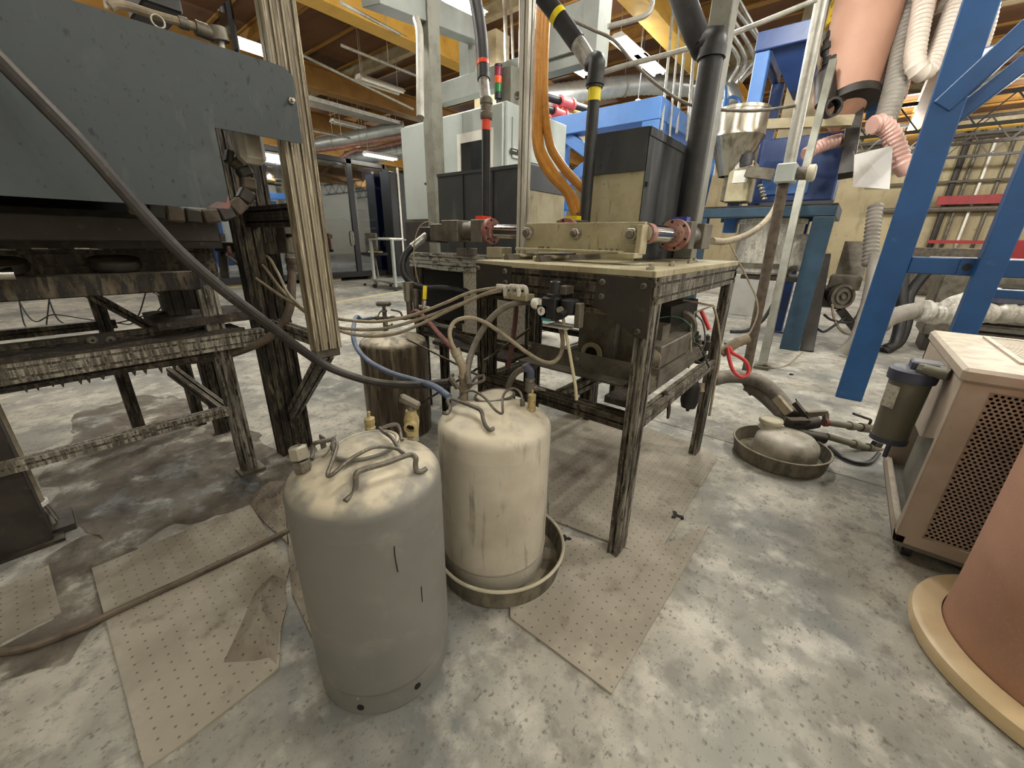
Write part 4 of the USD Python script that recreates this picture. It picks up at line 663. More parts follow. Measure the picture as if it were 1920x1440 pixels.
# dark inside of the machine: bed, rollers, skirts
md = thing('machine_bed', 'dark oily machine bed and rollers under the grey guard', 'machine', (-2.6, 0, 1.0))
obj('bed_beam', MB().box(-2.75, -2.2, -1.6, .62, 1.19, 1.325), m_dark, md); obj('bed_beam', MB().box(-2.28, -2.18, -1.6, .5, 1.02, 1.1, .004), m_aluD, md)
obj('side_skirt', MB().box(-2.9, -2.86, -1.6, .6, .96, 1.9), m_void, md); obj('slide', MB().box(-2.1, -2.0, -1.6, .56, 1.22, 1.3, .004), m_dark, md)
obj('upper_block', MB().box(-2.8, -1.9, -1.6, .5, 1.40, 1.78, .01), m_dark, md)
for k in range(5):
    y = -1.0 + .3 * k + .06; obj('roller', MB().lathe([(.03, 0), (.075, .004), (.08, .02), (.075, .036), (.001, .04)], (-2.27, y, 1.115), (.25, 0, 1), 20, sq=.9), m_dark, md)
for k in range(14):
    y = -1.1 + .1 * k + random.random() * .04; obj('chip_strip', MB().bar((-2.26 - random.random() * .1, y, 1.185), (-2.05, y - .06, 1.195), .03 + .02 * random.random(), .004, b=0), m_label if k % 3 else m_steelD, md)
q = P(8, 513, x=-2.1); obj('roller_end', MB().cyl(q + [0, -.2, 0], q + [0, .02, 0], .022), m_chrome, md)
sl = MB()
for x_, px_, py_ in ((-2.3, 480, 596),):
    pass
g_ = sbox(-2.5, -1.0, -2.28, .66); solo('sludge_layer', sheet(g_, .012, .035, 22, .03, P(300, 625, x=-2.4)[2] - .035), m_grime, 'crust of dried dark sludge lying on the lower machine beams', 'sludge')
g_ = sbox(-2.62, .34, -2.32, .72); solo('sludge_layer', sheet(g_, .01, .05, 25, .025, P(420, 590, x=-2.45)[2] - .02), m_grime, 'heap of dried sludge at the machine corner between its posts', 'sludge')
q = P(190, 640, x=-2.395); sp4 = obj('splice_plate', MB().box(-2.397, -2.39, P(160, 640, x=-2.395)[1], P(221, 640, x=-2.395)[1], q[2] - .03, q[2] + .035), m_dark, mc)
for px_ in (173, 207): q = P(px_, 638, x=-2.39); obj('bolt', MB().lathe([(.018, 0), (.018, .004), (.012, .01), (.006, .01), (.005, .004)], q, (1, 0, 0), 12, caps=False), m_steelD, sp4)
for k_, (a_, b_, c_, d_, dd_) in enumerate(((312, 480, 330, 560, 2.3), (480, 440, 500, 480, 2.15))): obj('hanger_bar', MB().bar(P(a_, b_, d=dd_), P(c_, d_, d=dd_), .04, .02), m_dark, mc)
for k_ in range(16):
    px_ = 40 + k_ * 26 + rng.integers(-6, 6); q = P(px_, 728 - (px_ * .135), x=-2.29); obj('sludge_drip', MB().lathe([(.008, 0), (.006, -.012), (.001, -.02 - .012 * rng.random())], q, (0, 0, 1), 6), m_grime, mc)
for k_, (a_, b_) in enumerate(((396, 432), (372, 452), (384, 470))): obj('pink_tag', MB().bar(P(a_, b_, d=2.5), P(a_ + 4, b_ + 14, d=2.5), .03, .01), mat('pink_tag_paint', (170, 104, 104), rough=.6) if k_ == 0 else '/World/Looks/pink_tag_paint', md)
# cable carrier
cc = thing('cable_carrier', 'brown segmented cable carrier curling out through the notch of the guard', 'cable carrier', (-1.95, .6, 1.4))
path = [(240, 386), (275, 392), (310, 400), (345, 404), (378, 407), (410, 404), (436, 395), (455, 378), (466, 356), (464, 332), (452, 312), (436, 296), (422, 290)]
pts = [P(a, b, x=-1.93) for a, b in path]
for k in range(len(pts) - 1):
    a, b = pts[k], pts[k + 1]; m_ = (b - a) * .06; obj('link', MB().bar(a + m_ * .3, b - m_ * .3, .05, .045, (1, 0, 0), b=.006), m_dark if k % 2 else m_hoseB, cc)
# translucent bottle behind the notch
bb = thing('square_bottle', 'translucent plastic bottle hanging behind the guard notch', 'bottle', P(475, 280, x=-1.85)); a, b = P(444, 240, x=-1.85), P(505, 310, x=-1.85)
obj('body', MB().box(-1.93, -1.85, a[1], b[1], b[2], a[2] + .06, .018), m_jug, bb); obj('cap', MB().cyl((-1.89, (a[1] + b[1]) / 2, a[2] + .06), (-1.89, (a[1] + b[1]) / 2, a[2] + .09), .025), m_white, bb)
# manifold the thin hoses leave from
lm = thing('hose_block', 'greasy valve block with brown fittings on the machine post', 'valve block', P(450, 468, d=2.12))
a, b = P(408, 462, d=2.15), P(512, 466, d=2.08); obj('bar', MB().bar(a, b, .05, .05, b=.004), m_dark, lm); obj('end_plate', MB().bar(P(497, 465, d=2.07), P(513, 466, d=2.06), .055, .055), m_steelD, lm)
for (px, py) in ((430, 474), (452, 472), (466, 470)): obj('fitting', MB().cyl(P(px, py - 10, d=2.11), P(px + 3, py + 4, d=2.1), .014), m_redf, lm)
obj('drop_bracket', MB().bar(P(414, 440, d=2.2), P(422, 520, d=2.15), .04, .02), m_dark, lm)
# motor box on the post and its flexible hose end
vb_ = thing('motor_box', 'dark gearbox between the machine posts feeding the sagging brown hose', 'motor', P(535, 450, d=2.2)); a = P(535, 430, y=.95)
obj('body', MB().box(a[0] - .07, a[0] + .06, .92, 1.05, a[2] - .12, a[2] + .05, .005), m_steelD, vb_); b = P(547, 500, d=2.08); obj('hose_tail', MB().lathe([(.016, -.03), (.026, -.02), (.026, .0), (.022, .01), (.026, .02), (.026, .045), (.018, .05)], b, (0, 0, 1), 12), m_hoseB, vb_)
# things on top of the guard
tp = thing('top_pipework', 'grimy pipe run and fittings along the top of the grey guard', 'pipe', P(300, 30, x=-1.8))
obj('pipe', MB().tube([P(a, b, x=-1.8) for a, b in ((205, 12), (216, 8), (240, 12), (290, 28), (340, 42), (372, 52))], .012, 10, 5), m_hoseT, tp); obj('coupling', MB().cyl(P(335, 41, x=-1.8), P(352, 46, x=-1.8), .017), m_rod, tp); obj('fitting', MB().cyl(P(366, 52, x=-1.8), P(398, 64, x=-1.8), .022).cyl(P(404, 52, x=-1.8), P(412, 78, x=-1.8), .03), m_steelD, tp)
a = P(412, 62, x=-1.8); obj('white_tube', MB().cyl(a, a + [0, 0, -.12], .008), m_white, tp); obj('clear_plate', MB().box(-1.9, -1.78, a[1] + .04, a[1] + .046, a[2] - .06, a[2] + .1), m_clear, tp); obj('drain', MB().cyl(P(195, -5, x=-1.8), P(199, 16, x=-1.8), .004).cyl(P(203, -5, x=-1.8), P(205, 14, x=-1.8), .004), m_label, tp)
obj('rail', MB().box(-1.9, -1.82, -1.2, .75, zt_ - .03, zt_ + .012), m_dark, tp); a = P(235, 45, x=-1.79); obj('rusty_plate', MB().box(-1.85, -1.79, a[1] - .05, a[1] + .12, zt_ - .005, zt_ + .02), m_label, tp)
a = P(296, 40, x=-1.78); obj('ring', MB().tube([a + np.array([0, math.cos(t), math.sin(t)]) * .016 for t in np.linspace(0, 2 * np.pi, 20)], .003, 6, 1, smooth=False), m_steel, tp)
obj('actuator', MB().box(-2.1, -1.9, P(250, 0, x=-2.)[1], P(320, 0, x=-2.)[1], zt_ + .12, zt_ + .3, .005), m_black, tp)
wl = thing('work_light', 'short lit tube light mounted behind the top of the grey guard', 'light', P(470, 87, x=-1.95)); a, b = P(440, 78, x=-1.98), P(505, 100, x=-1.98)
obj('housing', MB().bar(a + [-.02, 0, .012], b + [-.02, 0, .012], .05, .02, b=.003), m_white, wl); obj('tube', MB().cyl(a, b, .018), m_tube, wl)
# PVC-sleeved pipe and dark post at the far left
sp_pipe = thing('sleeved_pipe', 'dusty pipe with a white clamp ring rising beside the dark left machine leg', 'pipe', P(75, 955, z=.12)); base = P(78, 955, x=-2.2)
base = P(62, 957, x=-2.5); obj('pipe', MB().cyl((base[0], base[1], .10), (base[0], base[1], .9), .042, n=20), m_hoseT, sp_pipe); obj('clamp_ring', MB().lathe([(.044, 0), (.052, .004), (.052, .02), (.044, .022)], (base[0], base[1], .12), n=20, caps=False), m_white, sp_pipe); obj('foot', MB().lathe([(.06, 0), (.055, .06), (.046, .12)], (base[0], base[1], 0), n=16), m_alu, sp_pipe)
obj('base_block', MB().box(base[0] - .07, base[0] + .1, base[1] - .06, base[1] + .1, 0, .03), m_dark, sp_pipe)
dp = thing('dark_stand', 'dark brown painted column at the lower left edge of the photo', 'column', (-2.1, -.36, 0)); a = P(104, 1016, z=0); obj('column', MB().box(a[0] - .13, a[0], a[1] - .26, a[1], 0, .66, .004), m_dark, dp); obj('foot', MB().box(a[0] - .16, a[0] + .02, a[1] - .3, a[1] + .03, 0, .015), m_dark, dp)
# loose cables under the machine
for k, (ps, lb) in enumerate((([(14, 525), (60, 600), (100, 590), (160, 598), (220, 606), (255, 600), (280, 525)], 'thin black cable drooping at the left under the machine'), ([(30, 525), (40, 585), (48, 612), (66, 628), (84, 620), (88, 600), (96, 525)], 'small loop of thin cable hanging under the machine bed'), ([(80, 525), (110, 600), (160, 607), (215, 606), (270, 592), (300, 578), (325, 525)], 'long thin black cable sagging between the rear legs'))):
    hose([(a, b, 2.6) for a, b in ps], .004, m_black, lb, 'cable', 'cable', n=6)
# ---------------------------------------------------------------- pipes rising from the bench
def vpole(px, py, y, ztop, r, m, name, label, cat='pipe', z0=None, n=14):
    q = P(px, py, y=y); return q, solo(name, MB().cyl((q[0], q[1], q[2] if z0 is None else z0), (q[0], q[1], ztop), r, n=n), m, label, cat)
def D(p): return PX(p)[2]
pa = P(912, 402, y=1.8); za = P(912, 190, x=pa[0])[2]
ta = thing('drop_pipe', 'black drop pipe with red tape bands entering the left-hand cylinder', 'pipe', pa); zt_a = P(912, 232, y=1.8)[2]
obj('pipe', MB().cyl((pa[0], pa[1], 1.33), (pa[0], pa[1], zt_a), .023), m_black, ta); obj('tape_band', MB().cyl((pa[0], pa[1], zt_a - .03), (pa[0], pa[1], zt_a + .02), .0245), m_tapeR, ta)
c0 = P(912, 224, y=1.8); obj('coupling', MB().lathe([(.03, 0), (.034, .01), (.034, .03), (.03, .035), (.03, .065), (.034, .07), (.034, .09), (.028, .1)], c0, (0, 0, 1), 18), m_steelD, ta)
d_ = D(c0); hp_ = [P(912, 196, d=d_), P(909, 175, d=d_), P(907, 150, d=d_), P(905, 100, d=d_), P(900, 50, d=d_), P(888, -20, d=d_)]
obj('tape_wrap', MB().tube(hp_[:3], .029, 12, 5), m_wrap, ta); obj('hose', MB().tube(hp_[2:], .034, 14, 6), m_black, ta); obj('tape_band', MB().tube([P(906, 125, d=d_), P(905.5, 117, d=d_)], .0352, 14, 2), m_tapeR, ta)
pb = P(1097, 405, y=1.85); d_ = D(P(1117, 180, y=1.85)); zt_b = P(1117, 165, y=1.85)[2]
tb = thing('drop_pipe', 'black drop pipe with yellow tape bands entering the middle cylinder', 'pipe', pb)
obj('pipe', MB().cyl((pb[0], pb[1], 1.33), (pb[0], pb[1], zt_b), .027), m_black, tb); obj('tape_band', MB().cyl((pb[0], pb[1], zt_b - .05), (pb[0], pb[1], zt_b + .01), .029), m_tapeY, tb)
e = np.array([pb[0], pb[1], zt_b]); hp_ = [P(1108, 122, d=d_), P(1092, 95, d=d_), P(1082, 80, d=d_), P(1062, 52, d=d_), P(1035, 15, d=d_), P(1000, -30, d=d_)]
obj('elbow', MB().tube([e, e + [0, 0, .05], e + [0, 0, .1], hp_[0]], .036, 14, 4).cyl(e + [0, 0, .01], e + [0, 0, .03], .041), m_black, tb); obj('tape_wrap', MB().tube(hp_[:3], .034, 12, 5), m_wrap, tb); obj('hose', MB().tube(hp_[2:], .038, 14, 6), m_black, tb); obj('tape_band', MB().tube([P(1050, 36, d=d_), P(1043, 27, d=d_)], .0392, 14, 2), m_tapeY, tb)
pc = P(1286, 412, y=2.25); zt_c = P(1317, 110, y=2.25)[2]; tc = thing('drop_pipe', 'thick black drop pipe with an elbow in front of the right-hand post', 'pipe', pc); d_ = D(P(1317, 100, y=2.25))
e = np.array([pc[0], pc[1], zt_c]); obj('pipe', MB().cyl((pc[0], pc[1], 1.33), e, .05, n=20), m_black, tc)
hp_ = [P(1316, 82, d=d_), P(1304, 60, d=d_), P(1290, 25, d=d_), P(1272, -25, d=d_)]; obj('elbow', MB().tube([e, e + [0, 0, .06], P(1320, 88, d=d_), hp_[0]], .055, 16, 4).cyl(e - [0, 0, .01], e + [0, 0, .03], .06), m_black, tc); obj('hose', MB().tube(hp_, .052, 16, 5), m_black, tc)
a, b = P(1308, 408, y=2.5), P(1348, -10, y=2.5); x_ = (a[0] + b[0]) / 2
solo('steel_post', MB().box(x_ - .05, x_ + .05, 2.45, 2.55, BZ, 3.4, .004), m_gpost, 'grey square steel post behind the thick black drop pipe', 'post')
q = P(979, 462, y=1.72); wp = thing('profile_mast', 'slim white-grey slotted aluminium mast rising from the bench beside the amber hoses', 'mast', q); obj('mast', MB().prof((q[0], 1.72, 1.17), (q[0], 1.72, 3.2), .045, .045), m_alu if False else mat('pale_aluminium', (206, 202, 190), ((30, 30, 4), .5, .65, (150, 146, 132), .8), rough=.4, metal=.3), wp, smooth=False)
ah = 'amber hoses hanging in a bundle beside the white-grey mast'
for pts, lb in (([(1016, -20), (1010, 60), (1007, 180), (1006, 270), (1028, 322), (1062, 360), (1079, 403)], 'leftmost amber hose of the bundle'), ([(1022, -20), (1016, 60), (1012, 180), (1012, 270), (1037, 322), (1067, 360), (1091, 402)], 'middle amber hose of the bundle'), ([(1030, -20), (1023, 60), (1020, 180), (1030, 266), (1052, 308), (1080, 341), (1100, 360)], 'rightmost amber hose of the bundle, ending highest')):
    hose([(a, b, 2.05 + .0012 * (403 - b) * .0) for a, b in pts], .0225, m_orange, lb + ' beside the slim mast', 'amber_hose', 'hose')
# valve end and cable on the second bench
hv = thing('ball_valve_assembly', 'dark valve with a taped thick hose at the left end of the second bench', 'valve', P(800, 440, y=1.8)); 
obj('body', MB().box(*(lambda a, b: (a[0], b[0], 1.76, 1.86, min(a[2], b[2]), max(a[2], b[2])))(P(795, 425, y=1.8), P(830, 455, y=1.8)), .008), m_dark, hv); obj('bracket', MB().box(*(lambda a, b: (a[0], b[0], 1.72, 1.76, min(a[2], b[2]), max(a[2], b[2])))(P(812, 420, y=1.75), P(848, 452, y=1.75)), .004), m_steelD, hv)
d_ = D(P(800, 440, y=1.8)); obj('tape_sleeve', MB().tube([P(802, 440, d=d_ - .03), P(790, 450, d=d_ - .05), P(772, 464, d=d_ - .07)], .026, 12, 4), m_wrap, hv)
obj('hose', MB().tube([P(a, b, d=d_ - .08) for a, b in ((772, 464), (760, 478), (755, 498), (760, 518), (776, 534), (800, 540), (830, 540), (870, 546), (905, 558))], .021, 12, 7), m_black, hv)
obj('thin_cable', MB().tube([P(a, b, d=d_ - .1) for a, b in ((815, 420), (800, 416), (786, 426), (778, 450), (776, 480), (780, 510), (785, 530))], .0035, 6, 6), m_hoseT, hv)
fb = thing('filter_bowl', 'small cylindrical steel strainer cup standing beside the brown tank', 'strainer', P(767, 545, d=2.5)); q = P(767, 562, d=2.45); obj('cup', MB().lathe([(.026, -.01), (.03, 0), (.036, .1), (.038, .105), (.03, .105)], q, n=18), m_stain, fb); obj('stem', MB().cyl(q + [.0, 0, -.12], q + [0, 0, -.01], .02).cyl(q + [.06, 0, -.16], q + [.06, 0, .07], .014), m_rod, fb)
yv = thing('yellow_handle_valve', 'small valve with a yellow sleeved lever beside the strainer cup', 'valve', P(797, 555, d=2.4)); obj('lever', MB().bar(P(797, 536, d=2.4), P(796, 562, d=2.4), .025, .012, b=.003), m_tapeY, yv); obj('body', MB().cyl(P(796, 564, d=2.4), P(794, 580, d=2.4), .014).cyl(P(786, 575, d=2.4), P(806, 578, d=2.4), .012), m_steel, yv)

# ---------------------------------------------------------------- gantry and control cabinet
GY = 3.0
gt = thing('gantry', 'grey painted steel gantry frame standing over the cabinet', 'gantry', P(800, 410, y=GY)); xl_ = P(808, 300, y=GY)[0]
obj('post', MB().box(xl_ - .07, xl_ + .07, GY - .02, GY + .12, 0, 4.4, .004), m_gpost, gt)
GB = 4.0; za_, zb__ = P(835, 148, y=GB)[2], P(835, 188, y=GB)[2]; xr_ = P(1122, 60, y=GB)[0]; xs_ = P(812, 165, y=GB)[0]
obj('beam', MB().box(xs_, xr_ - .17, GB + .05, GB + .2, min(za_, zb__), max(za_, zb__), .004), m_gant, gt)
obj('hanger', MB().box(xr_ - .17, xr_, GB - .02, GB + .22, P(1120, 112, y=GB)[2], 4.4, .004), m_gant, gt)
q1, q2 = P(873, 70, y=GB + .1), P(873, 150, y=GB + .1); obj('strut', MB().box(q1[0] - .08, q1[0] + .08, GB + .06, GB + .18, max(za_, zb__), q1[2] + .1, .004), m_gant, gt)
obj('top_beam', MB().bar(P(893, 62, y=GB + .12), P(690, -22, y=2.3), .18, .2, b=.004), m_gant, gt); obj('gusset', MB().box(xr_ - .62, xr_ - .175, GB + .01, GB + .045, max(za_, zb__) - .12, max(za_, zb__) + .26, .004), m_gant, gt)
obj('tie_beam', MB().box(xl_ - .06, xl_ + .06, GY + .12, GB + .2, 4.2, 4.4, .004), m_gant, gt)
cy0 = 3.4; cx0, cx1 = P(757, 300, y=cy0)[0], P(948, 188, y=cy0)[0]; cz = P(930, 191, y=cy0)[2]
cb = thing('control_cabinet', 'big grey steel control cabinet with a white-framed dark window', 'cabinet', ((cx0 + cx1) / 2, cy0, 0)); xm = P(832, 300, y=cy0)[0]
obj('body', MB().box(cx0 + .01, cx1, cy0 + .02, cy0 + 1.1, .12, cz, .012), m_gcab, cb); obj('door', MB().box(cx0, xm - .01, cy0 - .02, cy0 + .02, P(800, 412, y=cy0)[2], cz - .03, .008), m_gcab, cb); obj('door', MB().box(xm, xm + .36 * (cx1 - xm) - .006, cy0 - .012, cy0 + .02, .9, cz - .02, .006), m_gcab, cb); obj('door', MB().box(xm + .36 * (cx1 - xm), cx1 - .03, cy0 - .012, cy0 + .02, .9, cz - .02, .006), m_gcab, cb)
wa, wb = P(857, 250, y=cy0 - .02), P(924, 330, y=cy0 - .02); wf = MB()
w0, w1, wz1, wz0 = wa[0], wb[0], P(890, 247, y=cy0)[2], 1.5
for a_ in ((w0, w0 + .05, wz0, wz1), (w1 - .05, w1, wz0, wz1), (w0 + .05, w1 - .05, wz1 - .09, wz1), (w0 + .05, w1 - .05, wz0, wz0 + .06)): wf.box(a_[0], a_[1], cy0 - .025, cy0 - .012, a_[2], a_[3])
wo = obj('window_frame', wf, m_white, cb); obj('window_pane', MB().box(w0 + .05, w1 - .05, cy0 - .018, cy0 - .0125, wz0 + .06, wz1 - .09), mat('dark_window', (30, 32, 38), (8, .5, .7, (50, 54, 60), .5), rough=.1, spec=.8), wo)
obj('keyhole', MB().cyl((cx1 - .28, cy0 - .014, P(932, 268, y=cy0)[2]), (cx1 - .28, cy0 - .011, P(932, 268, y=cy0)[2]), .03), m_black, cb)
sp2 = obj('side_door', MB().box(cx1, cx1 + .015, cy0 + .1, cy0 + .75, P(955, 295, x=cx1)[2], cz - .12, .004), m_gcab, cb); a, b = P(957, 277, x=cx1 + .016), P(972, 292, x=cx1 + .016)
obj('nameplate', MB().box(cx1 + .015, cx1 + .018, a[1], b[1], b[2], a[2]), m_black, sp2, label='small dark nameplate with worn white lettering'); tq = meshkit.text_mesh('NE', .05, .002); 
tx = obj('nameplate_writing', MB().box(cx1 + .018, cx1 + .0185, a[1] + .03, b[1] - .03, b[2] + .03, b[2] + .04).box(cx1 + .018, cx1 + .0185, a[1] + .05, b[1] - .02, b[2] + .055, b[2] + .07), m_label, sp2); obj('notice', MB().box(cx1 + .015, cx1 + .017, b[1] + .03, b[1] + .16, b[2] - .01, a[2]), m_label, sp2)
obj('lower_cover', MB().box(cx0 + .02, xm, cy0 - .06, cy0 - .02, .6, P(790, 416, y=cy0)[2], .004), m_dark, cb); obj('latch', MB().box(P(797, 345, y=cy0 - .05)[0], P(812, 345, y=cy0 - .05)[0], cy0 - .06, cy0 - .02, P(800, 348, y=cy0)[2], P(800, 344, y=cy0)[2]), m_black, cb)
q = P(934, 188, y=cy0 + .25); st = thing('stack_light', 'signal tower with red, orange and green lenses on top of the grey cabinet', 'signal light', q); qz = cz
def sz(py): return P(934, py, y=cy0 + .25)[2]
for nm, (t0, t1), m_ in (('base', (186, 174), m_black), ('green_lens', (174, 157), mat('green_lens', (30, 110, 54), rough=.25)), ('orange_lens', (157, 143), mat('orange_lens', (232, 88, 40), rough=.25)), ('red_lens', (143, 126), mat('red_lens', (128, 34, 60), rough=.25)), ('cap', (126, 121), m_black)):
    obj(nm, MB().lathe([(.036, 0), (.038, .003), (.038, sz(t1) - sz(t0) - .003), (.036, sz(t1) - sz(t0))], (q[0], q[1], sz(t0)), n=20), m_, st)
obj('foot', MB().cyl((q[0], q[1], cz), (q[0], q[1], sz(186)), .02), m_black, st)
a, b = P(948, 182, y=cy0 + .4), P(1000, 170, y=cy0 + .4); jb = thing('junction_box', 'grey square duct stub with a conduit on top of the cabinet', 'box', a); obj('box', MB().box(P(945, 150, y=cy0 + .4)[0], P(970, 150, y=cy0 + .4)[0], cy0 + .3, cy0 + .5, cz, P(955, 132, y=cy0 + .4)[2], .004), m_gpost, jb); obj('conduit', MB().cyl(a, b, .018), m_rod, jb)
eb = thing('lifting_eye', 'dark lifting eye bolt on the cabinet roof', 'eye bolt', P(971, 190, y=cy0 + .2)); q = P(970, 186, y=cy0 + .15); obj('eye', MB().tube([q + np.array([math.cos(t), 0, math.sin(t)]) * .03 + [0, 0, .03] for t in np.linspace(0, 2 * np.pi, 20)], .008, 8, 1, smooth=False), m_rod, eb)
colx = P(910, 100, y=6.0); solo('building_column', MB().box(P(888, 100, y=6.0)[0], P(930, 100, y=6.0)[0], 6.0, 6.35, 0, 4.5, .006), m_joist, 'cream building column rising behind the grey cabinet', 'column')
solo('building_column', MB().box(P(1505, 30, y=9)[0], P(1540, 30, y=9)[0] + .3, 9, 9.5, 2.2, 4.9, .006), m_joist, 'cream column head behind the dark blue hopper', 'column')

# ---------------------------------------------------------------- roof fixtures, ducts, conduits
def fixture(label, x, y, z, L=1.22, lit=True, w=.3, group=None):
    t = thing('fluorescent_fixture', label, 'light fixture', (x, y, z), group); obj('housing', MB().add(trimesh.convex.convex_hull(np.array([(x + s * w / 2 * k, y + e * L / 2, z + h) for s in (-1, 1) for e in (-1, 1) for k, h in ((1, .02), (.45, .09))]))), m_white, t)
    for s in (-.28, .28): obj('tube', MB().cyl((x + s * w, y - L / 2 + .02, z), (x + s * w, y + L / 2 - .02, z), .02, n=10), m_tube if lit else m_white, t)
    for e in (-.4, .4): obj('hanger', MB().cyl((x, y + e * L, z + .08), (x, y + e * L, 5.0), .006, n=6), m_conduit, t)
for (a, b, c, d, lb, lit) in ((1045, 108, 1106, 142, 'lit fluorescent fixture above the yellow-taped pipe', True), (1166, 85, 1198, 106, 'lit fluorescent fixture, upper of the pair right of the yellow-taped pipe', True), (1200, 110, 1232, 136, 'lit fluorescent fixture, lower of the pair right of the yellow-taped pipe', True), (832, -8, 872, 12, 'lit fluorescent fixture at the top edge beside the cream column', True), (671, 149, 754, 176, 'unlit fluorescent fixture under the brown roof on the left', False), (622, 230, 685, 243, 'unlit fluorescent fixture far back on the left', False), (694, 298, 735, 292, 'lit fluorescent fixture low at the far left behind the duct', True)):
    z_ = 4.2 if 'low at' not in lb else 3.4; p_, q_ = P(a, b, z=z_), P(c, d, z=z_); fixture(lb, (p_[0] + q_[0]) / 2, (p_[1] + q_[1]) / 2, z_, max(abs(q_[1] - p_[1]), 1.0), lit)
used_xy = 0
for (x, y, z, L), lb in zip(TUBES[3:9], ('above the salmon drum', 'above the right drip pan', 'above the back of the bench', 'above the brown tank', 'behind the camera on the left', 'behind the camera on the right')): fixture('unseen fluorescent fixture overhead, ' + lb, x, y, z + .03, L, True, group='unseen fluorescent fixtures overhead')  # housings for the unseen row and fill lamps
for (px, py, dd, lb) in ((1196, 192, 7.0, 'bright bare lamp shining above the blue frame'), (567, 267, 9.0, 'bright bare lamp just right of the grey guard')): q = P(px, py, d=dd); bl = thing('bare_lamp', lb, 'lamp', q); obj('bulb', MB().sph(q, .055), m_bulb, bl); obj('cord', MB().cyl(q + [0, 0, .05], (q[0], q[1], ZC), .008, n=6), m_black, bl)
def duct(label, pts, r, name='spiral_duct'):
    t = thing(name, label, 'duct', pts[0]); obj('pipe', MB().corr(pts, r, .12, .012, 20), m_duct, t); 
    for f_ in (.3, .7):
        k = min(int(f_ * (len(pts) - 1)), len(pts) - 2); p_ = pts[k] + (pts[k + 1] - pts[k]) * .5; obj('strap', MB().lathe([(r + .02, -.02), (r + .02, .02)], p_, pts[k + 1] - pts[k], 20, caps=False).cyl(p_ + [0, 0, r], (p_[0], p_[1], 5.0), .008, n=6), m_conduit, t)
duct('spiral duct running across behind the taped pipes', [P(a, b, d=8.2 + .002 * (a - 1000)) for a, b in ((960, 190), (1040, 178), (1140, 165), (1200, 158), (1270, 160), (1330, 165), (1365, 150), (1400, 110), (1425, 95))], .19)
duct('spiral duct bending down beside the blue ladder', [P(a, b, d=8.0) for a, b in ((1340, 155), (1365, 165), (1378, 188), (1375, 210))], .13)
duct('long spiral duct on the far left above the glass cabinets', [P(a, b, d=11.0) for a, b in ((560, 278), (600, 270), (650, 261), (700, 251), (760, 239))], .16)
duct('lower spiral duct at the far left behind the roof pipes', [P(a, b, d=12.0) for a, b in ((650, 298), (690, 294), (730, 286), (762, 281))], .2)
for k, (ps, r, m_, lb, dd) in enumerate(((((560, 350), (570, 292), (640, 276), (760, 255)), .05, m_redf, 'rust brown pipe with an elbow at the far left, upper', 11), (((600, 330), (655, 286), (700, 278), (770, 262)), .05, m_redf, 'rust brown pipe with an elbow at the far left, lower', 11.4), (((1112, 142), (1165, 125), (1240, 105), (1300, 88), (1360, 68), (1420, 45), (1500, 12), (1530, 0)), .016, m_conduit, 'grey conduit crossing in front of the lit fixtures up to the right', 2.6), (((1140, 50), (1185, 38), (1212, 28), (1222, 12), (1224, -10)), .018, m_conduit, 'grey conduit with a bend at the top, left of the yellow beam', 3.0), (((1030, -5), (1060, 30), (1110, 55), (1150, 75), (1190, 120), (1240, 165), (1300, 198), (1400, 208), (1480, 200), (1510, 192)), .012, m_hoseG, 'black cable swooping past the lit fixtures to the hopper', 3.2), (((780, 35), (786, 60), (787, 100), (788, 220)), .03, m_conduit, 'pale conduit bent into the ceiling beside the gantry post', 3.0), (((945, -10), (948, 60), (950, 190)), .03, m_conduit, 'pale vertical conduit right of the cream column', 5.6), (((957, -10), (960, 60), (962, 120)), .02, m_conduit, 'slim vertical conduit beside the pale conduit', 5.6), (((977, -10), (976, 90), (973, 190)), .02, m_conduit, 'thin vertical rod left of the slim mast', 4.2))):
    solo('roof_conduit', MB().tube([P(a, b, d=dd) for a, b in ps], r, 10, 6), m_, lb, 'conduit')
for k, (a, b, c, d, dd, r) in enumerate(((1262, 20, 1240, 245, 5.2, .018), (1275, 30, 1255, 260, 5.2, .014), (1283, 100, 1268, 250, 5.6, .02), (1300, 100, 1287, 265, 5.6, .016), (1302, 100, 1292, 260, 5.8, .016))): solo('drop_rod', MB().cyl(P(a, b, d=dd), P(c, d, d=dd), r, n=8), m_conduit, ['thin hanger conduit above the blue frame, leftmost and longest', 'thinnest hanger conduit of the group above the blue frame', 'thick hanger conduit just left of the black drop pipe', 'hanger conduit partly hidden by the thick black drop pipe', 'hanger conduit closest to the thick black drop pipe'][k], 'conduit', 'hanger conduits above the light blue frame')
for k, (a, b, c, d) in enumerate(((1365, 0, 1440, 105), (1350, 0, 1415, 108), (1340, 20, 1398, 108), (1335, 45, 1385, 110), (1380, -10, 1430, 90))): solo('sloping_conduit', MB().tube([P(a, b, d=6.0), P(c, d, d=6.6), P(c - 30 + 4 * k, d + 45, d=6.8)], .03, 8, 4), m_conduit, ['sloping white conduit nearest the dark blue hopper', 'sloping white conduit in the middle of its group', 'sloping white conduit below the middle one of its group', 'lowest sloping white conduit beside the grey post', 'topmost sloping white conduit left of the dark blue hopper'][k], 'conduit', 'sloping conduits left of the hopper')
solo('cable_tray', MB().bar(P(563, 185, d=8), P(740, 232, d=11), .5, .08), m_conduit, 'pale cable tray under the brown beam at the far left', 'cable tray')
